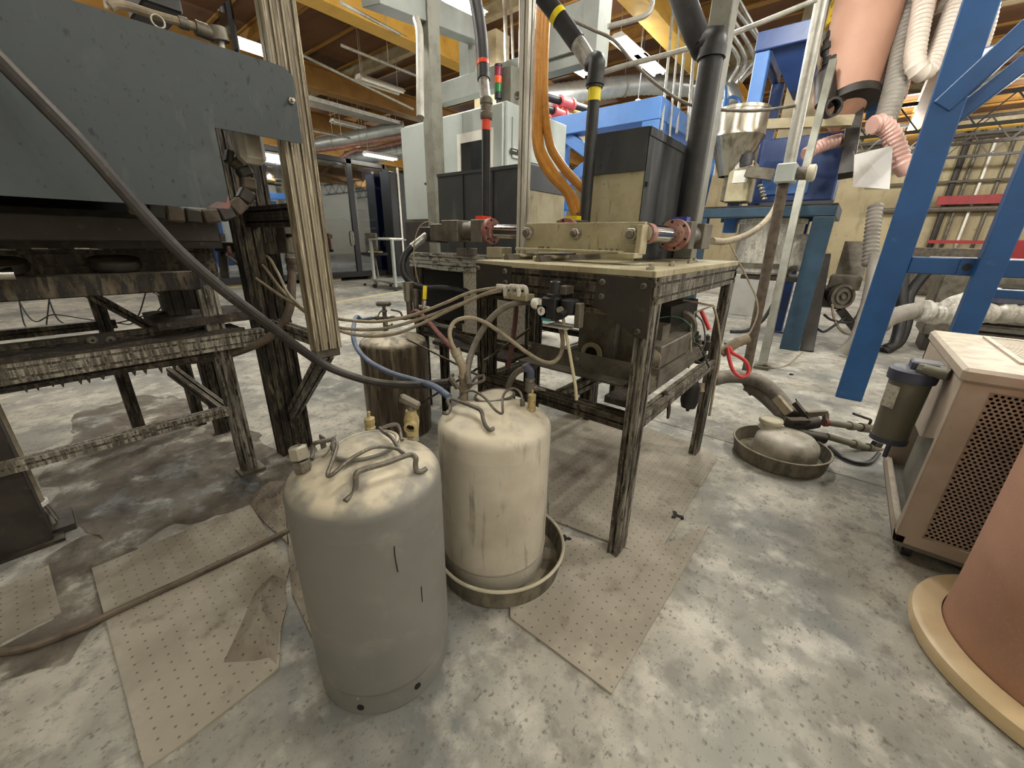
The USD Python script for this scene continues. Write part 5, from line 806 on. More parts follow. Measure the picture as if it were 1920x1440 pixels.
for k, (a, b, c, d, dd, de) in enumerate(((560, 100, 775, 205, 7, 8.5), (560, 240, 700, 268, 9, 12), (640, 5, 780, 80, 5.0, 7.5), (640, 85, 800, 150, 6.5, 8))): solo('sprinkler_pipe', MB().cyl(P(a, b, d=dd), P(c, d, d=de), .025, n=8).cyl((P(a, b, d=dd) + P(c, d, d=de)) / 2, ((P(a, b, d=dd) + P(c, d, d=de)) / 2) * [1, 1, 0] + [0, 0, ZC], .008, n=6), m_conduit, ['long thin sprinkler pipe under the roof, just left of the gantry', 'thin sprinkler pipe far back at the left', 'thin sprinkler pipe running beside the yellow beam', 'thin sprinkler pipe passing over the unlit fixture'][k], 'pipe')

# ---------------------------------------------------------------- light blue machine frame at the back
FY = 6.0; lf = thing('blue_rack_machine', 'light blue square-tube machine frame behind the cream and black hood', 'frame', P(1150, 330, y=FY)); A_, B_ = P(1050, 240, y=FY), P(1246, 206, y=FY); zT = (A_[2] + B_[2]) / 2; s_ = .13
obj('beam', MB().box(A_[0] - .1, B_[0], FY - s_, FY + s_, zT - s_, zT + s_, .01), m_bluel, lf); obj('post', MB().box(A_[0] - .1, A_[0] + .14, FY - s_, FY + s_, 0, zT - s_, .01), m_bluel, lf); obj('post', MB().box(B_[0] - .24, B_[0], FY - s_, FY + s_, 0, zT - s_, .01), m_bluel, lf)
obj('side_beam', MB().box(B_[0] - .24, B_[0], FY + s_, FY + 3.4, zT - s_, zT + s_, .01), m_bluel, lf); obj('brace', MB().bar(P(1065, 258, y=FY), P(1130, 305, y=FY), .16, .16, b=.01), m_bluel, lf); obj('brace', MB().bar(P(1115, 305, y=FY), P(1058, 350, y=FY), .18, .18, b=.01), m_bluel, lf); obj('back_beam', MB().box(A_[0] - .1, B_[0], FY + 3.2, FY + 3.4, zT - s_, zT + s_, .01), m_bluel, lf)
obj('cross_beam', MB().box(A_[0], B_[0], FY + 1.5, FY + 1.7, zT - .5, zT - .3, .01), m_bluel, lf); obj('cabinet_box', MB().box(A_[0] + .7, A_[0] + 1.4, FY + .6, FY + 1.2, zT - .55, zT - .2, .02), m_bluel, lf)
for k in range(6): obj('sensor', MB().cyl((B_[0] - .12, FY + .6 + .4 * k, zT - .45), (B_[0] - .12, FY + .6 + .4 * k, zT - .2), .05), m_steelD, lf)
sb2 = thing('switch_box', 'bright blue switch box with a grey rotary switch on a blue stand', 'switch box', P(1044, 376, y=5.2)); a, b = P(1022, 358, y=5.2), P(1064, 394, y=5.2); bb_ = mat('bright_blue_box', (44, 110, 196), rough=.45); obj('box', MB().box(a[0], b[0], 5.2, 5.4, b[2], a[2], .01), bb_, sb2); q = P(1041, 377, y=5.19); obj('switch', MB().box(q[0] - .07, q[0] + .07, 5.16, 5.2, q[2] - .07, q[2] + .07, .01).bar(q + [-.03, -.04, -.05], q + [.03, -.04, .05], .03, .03), m_steelD, sb2); obj('stand', MB().box(P(1040, 400, y=5.3)[0] - .06, P(1040, 400, y=5.3)[0] + .06, 5.25, 5.35, 0, b[2]), bb_, sb2)
for (px, py, dx, lb) in ((1062, 193, 60, 'upper'), (1048, 212, 50, 'lower')): q = P(px, py, d=6.5); cg = thing('pipe_coupling', f'red grooved pipe coupling on a black pipe, the {lb} of two', 'coupling', q); e = nrm(P(px + dx, py + 18, d=7.0) - q); obj('clamp', MB().cyl(q - e * .13, q + e * .13, .075).cyl(q - e * .16, q - e * .11, .09).cyl(q + e * .11, q + e * .16, .09), mat('coral_red', (214, 96, 96), rough=.5) if lb == 'upper' else '/World/Looks/coral_red', cg); obj('pipe', MB().cyl(q - e * 1.0, q + e * 1.6, .055), m_black, cg)
solo('yellow_pipe', MB().cyl(P(1060, 200, d=6.8), P(1120, 232, d=7.4), .08), m_yel, 'short yellow pipe between the two red couplings', 'pipe'); solo('paper_stack', MB().box(*(lambda a, b: (a[0], b[0], 5.6, 5.9, 0.9, a[2]))(P(1008, 393, y=5.6), P(1030, 400, y=5.6))), m_white, 'white box behind the amber hoses', 'box')
# ladder cage
lc = thing('ladder_cage', 'blue ladder hoops with white rungs left of the stainless hopper', 'ladder', P(1340, 200, d=6.2))
for k in range(7): a, b = P(1308 + k * 8, 170 + k * 3, d=6.2), P(1298 + k * 8, 330, d=6.2); obj('bar', MB().cyl(a, b, .016, n=8), m_white, lc)
obj('hoop', MB().tube([P(a, b, d=6.1) for a, b in ((1338, 158), (1350, 155), (1360, 165), (1358, 200), (1347, 260), (1335, 320), (1320, 385))], .022, 8, 6), m_bluel, lc); obj('hoop', MB().tube([P(a, b, d=6.1) for a, b in ((1363, 205), (1365, 186), (1376, 182), (1387, 190), (1388, 208))], .022, 8, 6), m_bluel, lc)

# ---------------------------------------------------------------- batching stand: teal table, hopper, wrapped drum
TY = 6.0; a, b = P(1312, 388, y=TY), P(1572, 383, y=TY); zt2 = b[2]; tt = thing('batching_stand', 'grimy teal-blue steel stand carrying the stainless hopper', 'stand', ((a[0] + b[0]) / 2, TY, 0)); h_ = P(1500, 380, y=TY)[2] - P(1500, 401, y=TY)[2]
obj('front_beam', MB().box(a[0], b[0], TY, TY + .12, zt2 - h_, zt2, .01), m_tealb, tt); obj('leg', MB().box(b[0] - .2, b[0], TY, TY + .12, 0, zt2 - h_, .008), m_tealb, tt); obj('back_beam', MB().box(a[0], b[0], TY + 1.2, TY + 1.32, zt2 - h_, zt2), m_tealb, tt); obj('side_beam', MB().box(b[0] - .12, b[0], TY + .12, TY + 1.2, zt2 - h_, zt2), m_tealb, tt)
obj('leg', MB().box(a[0], a[0] + .12, TY, TY + .12, 0, zt2 - h_), m_tealb, tt); q = P(1472, 600, y=8.2); obj('leg', MB().box(q[0] - .07, q[0] + .07, TY + 1.18, TY + 1.32, 0, zt2 - h_).box(q[0] - .12, q[0] + .12, TY + 1.13, TY + 1.37, 0, .02), m_blued, tt); obj('shelf', MB().box(P(1385, 515, y=TY)[0], P(1512, 515, y=TY)[0], TY + .15, TY + .9, P(1450, 520, y=TY)[2] - .05, P(1450, 520, y=TY)[2]), m_dark, tt)
obj('top', MB().box(a[0], b[0], TY, TY + 1.3, zt2, zt2 + .015), m_dark, tt)
wd = thing('wrapped_drum', 'plastic-wrapped white drum under the teal stand', 'drum', P(1430, 500, y=TY + .5)); c = P(1428, 505, y=TY + .5); zc = P(1450, 518, y=TY)[2]; zt3 = P(1428, 412, y=TY + .5)[2]; obj('drum', MB().lathe([(.34, 0), (.36, .03), (.37, zt3 - zc - .06), (.39, zt3 - zc - .05), (.39, zt3 - zc), (.001, zt3 - zc + .004)], (c[0], c[1], zc), n=32, caps=False), m_wrapped, wd); obj('band', MB().lathe([(.372, .08), (.374, .14)], (c[0], c[1], zc), n=32, caps=False), m_steelD, wd)
w2 = thing('wrapped_box', 'foil-like plastic wrapped bundle beside the wrapped drum', 'bundle', P(1495, 490, y=TY + .3)); a_, b_ = P(1475, 440, y=TY + .2), P(1530, 510, y=TY + .2); m_ = bevbox(a_[0], b_[0], TY + .2, TY + .6, b_[2], a_[2], .06).subdivide().subdivide().subdivide(); v = np.array(m_.vertices); v += (meshkit.fbm(v * 9, 3, 3)[:, None] - .5) * .08; m_.vertices = v; obj('wrap', m_, m_wrapped, w2)
sh = thing('hopper', 'round stainless steel hopper with a cone on the teal stand', 'hopper', P(1390, 260, y=TY)); c = P(1390, 215, y=TY + .3); k_ = D(c) / F; zz = [P(1390, y_, y=TY + .3)[2] for y_ in (207, 213, 250, 258, 268, 330)]; R_ = 46 * k_
obj('drum', MB().lathe([(R_ * 1.02, zz[0]), (R_ * 1.02, zz[1]), (R_, zz[1]), (R_, zz[2]), (R_ * 1.03, zz[3]), (R_ * .92, zz[4]), (R_ * .9, zz[4])], (c[0], c[1], 0), n=40, caps=False), m_stain, sh); obj('cone', MB().lathe([(R_ * .92, zz[4]), (R_ * .45, zz[5])], (c[0], c[1], 0), n=40, caps=False), m_stain, sh); obj('lid', MB().lathe([(R_, zz[0] - .01), (.001, zz[0])], (c[0], c[1], 0), n=40, caps=False), m_stain, sh)
fd = thing('feeder', 'beige screw feeder housing with labels below the stainless hopper', 'feeder', P(1385, 350, y=TY)); a_, b_ = P(1372, 305, y=TY + .2), P(1400, 378, y=TY + .2); obj('housing', MB().box(a_[0], b_[0], TY + .15, TY + .5, b_[2], a_[2], .01), m_cream, fd); obj('label', MB().box(a_[0] + .06, b_[0] - .03, TY + .145, TY + .15, b_[2] + .22, b_[2] + .36), m_white, fd); obj('label', MB().box(a_[0] + .06, b_[0] - .05, TY + .145, TY + .15, b_[2] + .38, b_[2] + .5), m_label, fd)
obj('side_box', MB().box(P(1350, 330, y=TY)[0], P(1372, 330, y=TY)[0], TY + .2, TY + .5, P(1350, 375, y=TY)[2], P(1350, 322, y=TY)[2], .008), m_steelD, fd); obj('motor', MB().cyl(P(1400, 290, y=TY + .2), P(1400, 312, y=TY + .2), .09), m_black, fd); obj('bracket', MB().bar(P(1400, 322, y=TY + .1), P(1450, 328, y=TY + .1), .12, .12), m_steelD, fd)
obj('spring', MB().tube([P(1425 + 4 * math.sin(t) + t * .3, 345 + t * 1.0, y=TY + .1) + np.array([0, .05 * math.cos(t), 0]) for t in np.arange(0, 30, .5)], .012, 6, 1, smooth=False), m_steel, fd)
sl_ = thing('slotted_rail', 'pale slotted channel behind the hopper', 'channel', P(1450, 235, y=7)); obj('rail', MB().bar(P(1430, 234, y=6.8), P(1600, 226, y=6.8), .1, .11), m_joist, sl_); 
bm = thing('blue_machine', 'dark blue machine body behind the conduits', 'machine', P(1450, 300, y=7.5)); a_, b_ = P(1432, 262, y=7.6), P(1560, 375, y=7.6); obj('body', MB().box(a_[0], b_[0], 7.6, 8.2, b_[2], a_[2], .02), m_blued, bm); obj('panel', MB().box(a_[0] + .1, a_[0] + .7, 7.57, 7.6, b_[2] + .1, a_[2] - .5, .01), m_bluel, bm)
# dark blue bin above
bn = thing('blue_bin', 'dark blue hopper bin on square legs at the top', 'bin', P(1470, 100, y=6.6)); BYY = 6.6; a_, b_ = P(1422, 62, y=BYY), P(1525, 38, y=BYY); zt4 = a_[2]; zb4 = P(1450, 100, y=BYY)[2]; x0_, x1_ = a_[0], b_[0]
obj('rim', MB().box(x0_, x1_, BYY - .03, BYY + .06, zt4 - .2, zt4, .01).box(x0_, x0_ + .09, BYY + .06, BYY + 1.4, zt4 - .2, zt4, .01), m_blued, bn); zl = P(1490, 150, y=BYY)[2]; w_ = x1_ - x0_
v = np.array([(x0_ + .15, BYY + .02, zt4 - .15), (x1_, BYY + .02, zt4 - .15), (x1_, BYY + 1.3, zt4 - .15), (x0_ + .15, BYY + 1.3, zt4 - .15), (x0_ + w_ * .72, BYY + .45, zl), (x1_, BYY + .45, zl), (x1_, BYY + .85, zl), (x0_ + w_ * .72, BYY + .85, zl)]); obj('hopper_wall', MB().add(trimesh.convex.convex_hull(v)), m_blued, bn, smooth=False)
for x in (x0_ + .01, ): 
    for y in (BYY, BYY + 1.3): obj('leg', MB().box(x, x + .16, y, y + .14, P(1405, 205, y=BYY)[2] - 1.5, zt4 - .2, .01), m_bluel if y == BYY else m_blued, bn)
# salmon silo and uprights
so = thing('salmon_tank', 'tall salmon plastic tank standing behind the dark pump pipework', 'tank', P(1600, 100, y=7)); a_, b_ = P(1510, 100, y=6.6), P(1690, 60, y=6.6); cx_ = (P(1530, 120, y=6.8)[0] + P(1662, 120, y=6.8)[0]) / 2; rr_ = (P(1662, 120, y=6.8)[0] - P(1530, 120, y=6.8)[0]) / 2; zq = P(1600, 178, y=6.8)[2]; obj('shell', MB().lathe([(.05, zq - .3), (rr_ * .9, zq), (rr_, zq + .1), (rr_, 5.2)], (cx_, 6.8 + rr_, 0), n=40), m_salmon, so)
for (a0_, a1_, c0_, c1_, dd, w_, m_, lb) in ((1660, -10, 1600, 200, 5.3, .13, m_gpost, 'dark grey upright in front of the salmon tank'), (1690, -20, 1640, 215, 5.6, .2, m_bluep, 'blue square upright right of the salmon tank')): solo('upright', MB().bar(P(a0_, a1_, d=dd), P(c0_, c1_, d=dd), w_, w_, (0, 1, 0), b=.006), m_, lb, 'upright')
pp = thing('pump_assembly', 'black oily pump with elbows and yellow tape under the salmon tank', 'pump', P(1560, 150, d=4.8)); dd = 4.8
obj('suction_pipe', MB().tube([P(a, b, d=dd) for a, b in ((1572, -10), (1568, 20), (1562, 50), (1555, 80), (1553, 105), (1560, 125))], .055, 12, 5), m_dark, pp); obj('tape_wrap', MB().tube([P(a, b, d=dd) for a, b in ((1572, 5), (1568, 25), (1562, 50))], .085, 12, 4), mat('dirty_yellow_tape', (190, 156, 34), (20, .5, .65, (70, 60, 30), .8), rough=.6), pp); 
for (px, py, r_) in ((1558, 70, .075), (1554, 92, .08), (1560, 118, .1)): obj('pipe_joint', MB().cyl(P(px, py - 6, d=dd), P(px - 1, py + 6, d=dd), r_), m_dark, pp)
obj('riser', MB().tube([P(a, b, d=dd + .1) for a, b in ((1590, -10), (1597, 30), (1603, 60), (1600, 100), (1592, 140), (1590, 170))], .05, 10, 5), m_dark, pp); obj('riser', MB().tube([P(a, b, d=dd + .1) for a, b in ((1605, -10), (1612, 30), (1610, 60))], .05, 10, 4), m_dark, pp)
a_, b_ = P(1545, 125, d=dd), P(1592, 148, d=dd); obj('body', MB().bar(a_, b_, .2, .24, b=.02), m_dark, pp); obj('cylinder', MB().cyl(P(1548, 140, d=dd), P(1548, 195, d=dd), .11), m_dark, pp); obj('cylinder', MB().cyl(P(1570, 150, d=dd), P(1568, 195, d=dd), .09), m_dark, pp); obj('round_base', MB().cyl(P(1598, 182, d=dd), P(1597, 196, d=dd), .27, n=28), m_dark, pp); obj('ring', MB().lathe([(.075, 0), (.1, 0), (.1, .1), (.075, .1)], P(1552, 205, d=dd - .2), -fh, 18, caps=False), m_dark, pp)
obj('lever', MB().cyl(P(1620, 45, d=dd), P(1635, 10, d=dd), .01).cyl(P(1610, 55, d=dd), P(1625, 52, d=dd), .025), m_redf, pp); obj('lever', MB().cyl(P(1612, 120, d=dd), P(1604, 158, d=dd), .008), m_redf, pp)
solo('steel_column', MB().bar(P(1612, 165, d=4.9), P(1585, 330, d=4.9), .15, .15, (0, 1, 0), b=.006), m_dark, 'dark grimy square column below the pump', 'column')
# posts and conduits in front of the teal stand
cj = thing('conduit_post', 'tall conduit post with a grey junction box half way up, brown and dirty below it', 'conduit', P(1397, 708, z=0)); ca = P(1397, 708, z=0); yb_ = ca[1]
obj('lower_pipe', MB().cyl(ca + [0, 0, .04], P(1470, 340, y=yb_), .042, n=14), m_hoseB, cj); obj('foot', MB().bar(ca, ca + [0, 0, .04], .16, .16), m_steelD, cj); a_, b_ = P(1459, 308, y=yb_ - .05), P(1488, 342, y=yb_ - .05); obj('box', MB().box(a_[0], b_[0], yb_ - .1, yb_ + .1, b_[2], a_[2], .01), m_gcab, cj); obj('upper_pipe', MB().cyl(P(1480, 308, y=yb_), P(1545, -20, y=yb_), .046, n=14), m_conduit, cj); obj('side_nipple', MB().cyl(P(1494, 325, y=yb_), P(1515, 325, y=yb_), .05), m_rod, cj); obj('end_ring', MB().lathe([(.05, 0), (.065, .01), (.065, .05), (.05, .06)], P(1513, 325, y=yb_), (1, 0, 0), 14), m_jugcap, cj)
fb0 = P(1428, 690, z=0); lp = thing('leaning_post', 'slim grey floor post right of the junction-box conduit', 'post', fb0); obj('post', MB().bar(fb0 + [0, 0, .02], P(1500, 360, d=4.45), .075, .075, (0, 1, 0)).bar(P(1500, 360, d=4.45), P(1562, 115, d=4.6), .075, .075, (0, 1, 0)), m_gpost, lp); obj('foot', MB().bar(fb0, fb0 + [0, 0, .03], .16, .14), m_steelD, lp)
solo('black_hose', MB().tube([P(a, b, d=4.4) for a, b in ((1455, 560), (1430, 600), (1400, 620), (1370, 622))], .02, 8, 6), m_black, 'black cable curving down left of the junction-box conduit', 'cable')
hose([(1462, 350, 4.3), (1455, 385, 4.1), (1435, 415, 3.9), (1405, 438, 3.7), (1365, 452, 3.4), (1335, 452, 3.2)], .028, m_hoseT, 'tan hose curving down in front of the teal beam to the bench', n=12)
hose([(1368, 455, 2.9), (1385, 490, 2.9), (1405, 530, 2.9), (1418, 560, 2.9), (1420, 590, 2.9), (1405, 625, 2.9), (1385, 640, 2.9)], .006, m_tapeY if False else m_hoseT, 'thin yellowish cable hanging right of the bench', 'cable', 'cable', n=6)
for k, (ps, m_, r_) in enumerate((([(1365, 150), (1440, 208), (1350, 208)], m_hoseG, .01),)): pass
# ribbed hoses
def ribbed(ps, d, r, m, label): return solo('ribbed_hose', MB().corr([P(a, b, d=d if np.ndim(d) == 0 else d[k]) for k, (a, b) in enumerate(ps)], r, .05, .012, 14), m, label, 'hose')
ribbed([(1735, -15), (1722, 60), (1715, 110), (1722, 132), (1738, 132), (1760, 95), (1785, 30), (1795, 5)], 4.3, .085, m_whiteh, 'white ribbed hose making a V loop left of the blue post'); ribbed([(1855, -20), (1845, 40), (1828, 95), (1815, 120), (1800, 150)], 4.6, .1, m_pinkh if False else m_whiteh, 'white ribbed hose passing behind the blue post')
ribbed([(1740, -10), (1730, 50), (1728, 90), (1735, 110)], 4.6, .075, m_pinkh, 'pink ribbed hose behind the V loop'); ribbed([(1782, 0), (1765, 30), (1748, 70), (1738, 100)], 4.55, .075, m_greyh, 'dark grey ribbed hose inside the V loop'); ribbed([(1708, -15), (1698, 60), (1685, 130), (1668, 200), (1655, 235)], 4.5, .1, m_greyh, 'thick grey ribbed hose coming straight down beside the blue upright'); ribbed([(1698, 110), (1690, 150), (1680, 190)], 4.7, .08, m_pinkh, 'short pink ribbed hose right of the grey ribbed hose')
ribbed([(1635, 235), (1650, 232), (1668, 248), (1682, 280), (1690, 305), (1698, 315), (1712, 300)], 4.4, .085, m_pinkh, 'pink ribbed hose curling behind the clear plastic sheet'); ribbed([(1510, 290), (1530, 278), (1555, 268), (1580, 262)], 5.0, .07, m_pinkh, 'short pinkish ribbed hose behind the slim post')
ribbed([(1642, 385), (1635, 440), (1632, 480), (1630, 500)], 4.9, .07, m_greyh, 'grey ribbed riser below the clear plastic sheet'); solo('bent_pipe', MB().tube([P(1643, 480, d=4.7), P(1634, 540, d=4.6), P(1622, 590, d=4.6), P(1605, 635, d=4.65), P(1580, 662, d=4.75)], .07, 12, 6), m_greyh, 'grey bent pipe reaching down to the floor beside the blue post', 'pipe')
cs = thing('plastic_sheet', 'hanging square of clear milky plastic film beside the pink hose', 'sheet', P(1640, 310, d=4.3)); g_ = [P(a, b, d=4.3) for a, b in ((1602, 290), (1668, 274), (1674, 278), (1668, 355), (1600, 350))]; ctr = np.mean(g_, 0); obj('film', MB().add(trimesh.Trimesh(np.vstack([g_, [ctr + fh * .05], np.array(g_) + fh * .004, [ctr + fh * .054]]), [[i, (i + 1) % 5, 5] for i in range(5)] + [[6 + (i + 1) % 5, 6 + i, 11] for i in range(5)] + [[i, 6 + i, 6 + (i + 1) % 5] for i in range(5)] + [[i, 6 + (i + 1) % 5, (i + 1) % 5] for i in range(5)])), mat('milky_film', (206, 204, 200), (5, .5, .7, (184, 182, 178), .5), rough=.15, spec=.8), cs, smooth=False)
hw = MB()
for p_ in (g_[0], g_[1]): hw.cyl(p_, P(1600, 283, d=4.9) if p_ is g_[0] else P(1660, 262, d=4.42), .006, n=5)
obj('hanging_wire', hw, m_steelD, cs, kind='stuff')
# drive motor on the floor stand
mo = thing('drive_motor', 'grimy motor with a ribbed pulley face on a floor stand between the blue legs', 'motor', P(1580, 556, d=5.0)); c = P(1573, 556, d=5.0); ax_ = -fh * .95 + np.array([0, 0, .1]); obj('housing', MB().lathe([(.1, -.5), (.14, -.45), (.145, -.05), (.16, 0), (.155, .02)], c, ax_, 24), m_dark, mo); obj('pulley', MB().lathe([(.15, 0), (.15, .05), (.12, .05), (.12, .03), (.09, .03), (.09, .05), (.06, .05), (.06, .03), (.03, .03), (.03, .06), (.001, .06)], c + nrm(ax_) * .02, ax_, 24, caps=False), m_steelD, mo); a_ = P(1590, 535, d=5.0); obj('terminal_box', MB().box(a_[0] - .2, a_[0] + .12, a_[1] - .1, a_[1] + .2, a_[2] - .05, a_[2] + .12, .01), m_steelD, mo); obj('strut', MB().bar(P(1575, 580, d=5), P(1610, 625, d=5.0), .12, .08), m_dark, mo); obj('mast', MB().bar(P(1545, 480, d=5.1), P(1512, 660, d=5.0), .14, .12, (0, 1, 0)), m_dark, mo); obj('tank_panel', MB().bar(P(1610, 455, d=5.4), P(1585, 540, d=5.3), .3, .06, (0, 1, 0)), m_steelD, mo)
for k, ps in enumerate((((1545, 590), (1560, 600), (1590, 605), (1605, 595), (1612, 580)), ((1530, 615), (1545, 622), (1565, 610), (1585, 595)), ((1560, 570), (1565, 600), (1580, 622), (1600, 628)))): hose([(a, b, 4.95) for a, b in ps], .015, m_black if k < 2 else m_hoseT, ['black cable looping under the motor to the right', 'black cable loop at the foot of the motor mast', 'pale cable hanging under the motor'][k], 'cable', 'cable', n=6)
hose([(1432, 680, 4.2), (1450, 690, 4.25), (1475, 685, 4.35), (1505, 660, 4.5)], .012, m_hoseT, 'pale cable lying between the conduit foot and the teal leg', 'cable', 'cable', n=6)
wbx = thing('leaning_board', 'pale panel standing on the floor behind the junction-box conduit', 'panel', P(1400, 585, z=0)); a_ = P(1395, 592, z=0); obj('panel', MB().box(a_[0] - .35, a_[0] + .35, a_[1], a_[1] + .05, 0, P(1395, 515, y=a_[1])[2], .006), m_white, wbx)

# ---------------------------------------------------------------- right blue frame
RY = 4.33; rf = thing('blue_rack', 'tall blue square-tube rack frame on the right with diagonal braces', 'rack', (.24, RY, 0)); q = P(1586, 748, z=0); w_ = .17
obj('post', MB().box(q[0] - .075, q[0] + .105, RY, RY + .12, 0, 5.0, .006), m_bluep, rf); a_, b_ = P(1690, 495, y=RY), P(1920, 505, y=RY); zc_ = (P(1700, 483, y=RY)[2] + P(1700, 510, y=RY)[2]) / 2
obj('rail', MB().box(q[0] + .105, q[0] + 3.0, RY + .01, RY + .11, zc_ - .06, zc_ + .06, .006), m_bluep, rf); p2 = P(1852, 500, y=RY)[0]; obj('post', MB().box(p2 - .065, p2 + .065, RY - .12, RY, 0, 1.98, .006), m_bluep, rf); obj('rail', MB().box(p2 + .065, q[0] + 3.0, RY + .02, RY + .1, zc_ - .2, zc_ - .14, .004), m_bluep, rf)
obj('brace', MB().bar(P(1762, 205, y=RY + .06), P(1930, 52, y=RY + .06), .12, .14, (0, 1, 0), b=.006), m_bluep, rf); obj('brace', MB().bar(P(1742, 256, y=RY + .2), P(1930, 112, y=RY + .2), .1, .11, (0, 1, 0), b=.006), m_bluep, rf); obj('rail', MB().bar(P(1800, 120, y=RY + .3), P(1885, 92, y=RY + 2.2), .1, .12, b=.006), m_bluep, rf)
t_ = obj('clip_plate', MB().box(P(1815, 495, y=RY)[0] - .04, P(1815, 495, y=RY)[0] + .04, RY - .004, RY + .01, zc_ - .06, zc_ + .06), m_bluep, rf); obj('bolt_hole', MB().cyl((P(1815, 495, y=RY)[0], RY - .006, zc_), (P(1815, 495, y=RY)[0], RY - .004, zc_), .025), m_black, rf)
lu = thing('condenser_unit', 'black louvred unit standing behind the blue rack', 'unit', (1.2, 6.8, 0)); a_ = P(1705, 655, z=0); zt5 = P(1750, 512, y=a_[1])[2]; obj('body', MB().box(a_[0] + .05, a_[0] + 1.5, a_[1], a_[1] + .7, .2, zt5, .02), m_steelD, lu); obj('foot', MB().box(a_[0] + .1, a_[0] + .4, a_[1] + .05, a_[1] + .6, 0, .2), m_dark, lu)
for k in range(7): obj('louvre', MB().bar((a_[0] + .4, a_[1] - .02, zt5 - .12 - .1 * k), (a_[0] + 1.4, a_[1] - .02, zt5 - .12 - .1 * k), .05, .05, (0, .6, .8)), m_dark, lu)
for k, ps in enumerate((((1680, 500), (1692, 507), (1690, 540), (1690, 590), (1680, 640), (1655, 660)), ((1740, 505), (1715, 535), (1702, 560), (1700, 600), (1685, 640), (1660, 655)))): solo('black_pipe', MB().tube([P(a, b, d=5.0) for a, b in ps], .065, 12, 6), m_black, ['black lagged pipe dropping beside the blue post, left of two', 'black lagged pipe with an elbow into the louvred unit'][k], 'pipe')
wr_ = thing('wrapped_pipe', 'plastic-wrapped pipe joint running behind the blue rack on the right', 'pipe', P(1800, 580, d=3.8)); obj('grey_sleeve', MB().corr([P(a, b, d=3.9) for a, b in ((1650, 612), (1665, 598), (1690, 588), (1720, 582), (1732, 580))], .075, .04, .006, 14), m_greyh, wr_); m_ = MB().tube([P(a, b, d=3.85) for a, b in ((1728, 582), (1755, 588), (1790, 588), (1830, 588), (1880, 586), (1940, 588))], .105, 16, 8, rf=lambda i, t: .095 + .02 * math.sin(i * 1.7) * math.sin(i * .9)).get(); obj('film_wrap', m_, m_wrapped, wr_); obj('branch', MB().tube([P(a, b, d=3.85) for a, b in ((1765, 585), (1785, 572), (1805, 565), (1820, 560))], .08, 14, 5), m_wrapped, wr_)
vb2 = thing('blue_valve', 'dusty blue valve body above the wrapped pipe at the right edge', 'valve', P(1880, 560, d=3.8)); obj('body', MB().bar(P(1865, 560, d=3.8), P(1930, 562, d=3.8), .1, .09, b=.01).cyl(P(1900, 545, d=3.8), P(1900, 560, d=3.8), .06), m_navy, vb2); obj('handle', MB().bar(P(1848, 548, d=3.8), P(1875, 543, d=3.8), .05, .04, b=.01), m_wrapped, vb2)

# ---------------------------------------------------------------- far wall: racks, pipes
for k, (ya, a, b, lb) in enumerate(((Y1 - .5, (1760, 368), 384, 'upper dark red rack beam high on the back wall'), (Y1 - .5, (1740, 450), 456, 'lower thin orange-red rack beam on the back wall'))): p0, p1 = P(*a, y=ya), P(a[0], b, y=ya); solo('rack_beam', MB().box(p0[0], X1, ya, ya + .1, p1[2], p0[2]), m_rackred, lb, 'rack beam')
p0 = P(1880, 470, y=12); solo('red_container', MB().box(p0[0], p0[0] + 1.6, 12, 13, .4, P(1880, 450, y=12)[2], .02), m_rackred, 'red container behind the second blue post at the right edge', 'container')
for k, (px, r_, m_) in enumerate(((1795, .09, m_dark), (1818, .05, m_steelD), (1846, .04, m_white), (1880, .05, m_rod))): q = P(px, 320, y=Y1 - .15); solo('wall_pipe', MB().cyl((q[0], q[1], .5), (q[0], q[1], ZC), r_, n=8), m_, ['dark wall pipe left of centre on the far back wall', 'bare steel wall pipe in the middle of the far back wall', 'slim white wall pipe on the far back wall', 'thin dark wall pipe right of the slim white one'][k], 'pipe', 'vertical pipes on the far back wall')
for k, (py, m_, r_) in enumerate(((240, m_yel, .12), (258, m_rod, .1), (340, m_rod, .04), (392, m_rod, .09))): q = P(1800, py, y=Y1 - .3); solo('wall_rail', MB().cyl((q[0] - 2.5, q[1], q[2]), (X1, q[1], q[2]), r_, n=8), m_, ['yellowish pipe along the top of the far back wall', 'dark pipe just under the yellowish wall pipe', 'thin dark line pipe across the middle of the back wall', 'dark beam under the upper red rack beam'][k], 'pipe')
for k in range(3): 
    ty_ = 15.5 + 2.4 * k; t = thing('bar_joist', f'open-web steel roof joist near the back wall, {["nearest", "middle", "farthest"][k]} of three', 'joist', (0, ty_, 4.2)); obj('chord', MB().box(-3, X1, ty_, ty_ + .08, 4.0, 4.07), m_dark, t); obj('chord', MB().box(-3, X1, ty_, ty_ + .08, 4.62, 4.7), m_dark, t); z_ = MB()
    for i in range(20): z_.bar((-3 + .5 * i, ty_ + .04, 4.04 if i % 2 else 4.65), (-2.5 + .5 * i, ty_ + .04, 4.65 if i % 2 else 4.04), .03, .03)
    obj('web', z_, m_dark, t, kind='stuff')
q = P(1790, 470, y=16); solo('stored_crate', MB().box(q[0] - .8, q[0] + 1.2, 16, 17, 0, P(1790, 465, y=16)[2], .02), m_steelD, 'grey crate on the floor by the back wall, seen above the blue rail', 'crate'); q = P(1800, 484, y=8.5); solo('white_board', MB().box(q[0] - .3, q[0] + 1.3, 8.5, 8.56, .9, P(1800, 482, y=8.5)[2]), m_white, 'white board lying along the top of the blue rail', 'board')

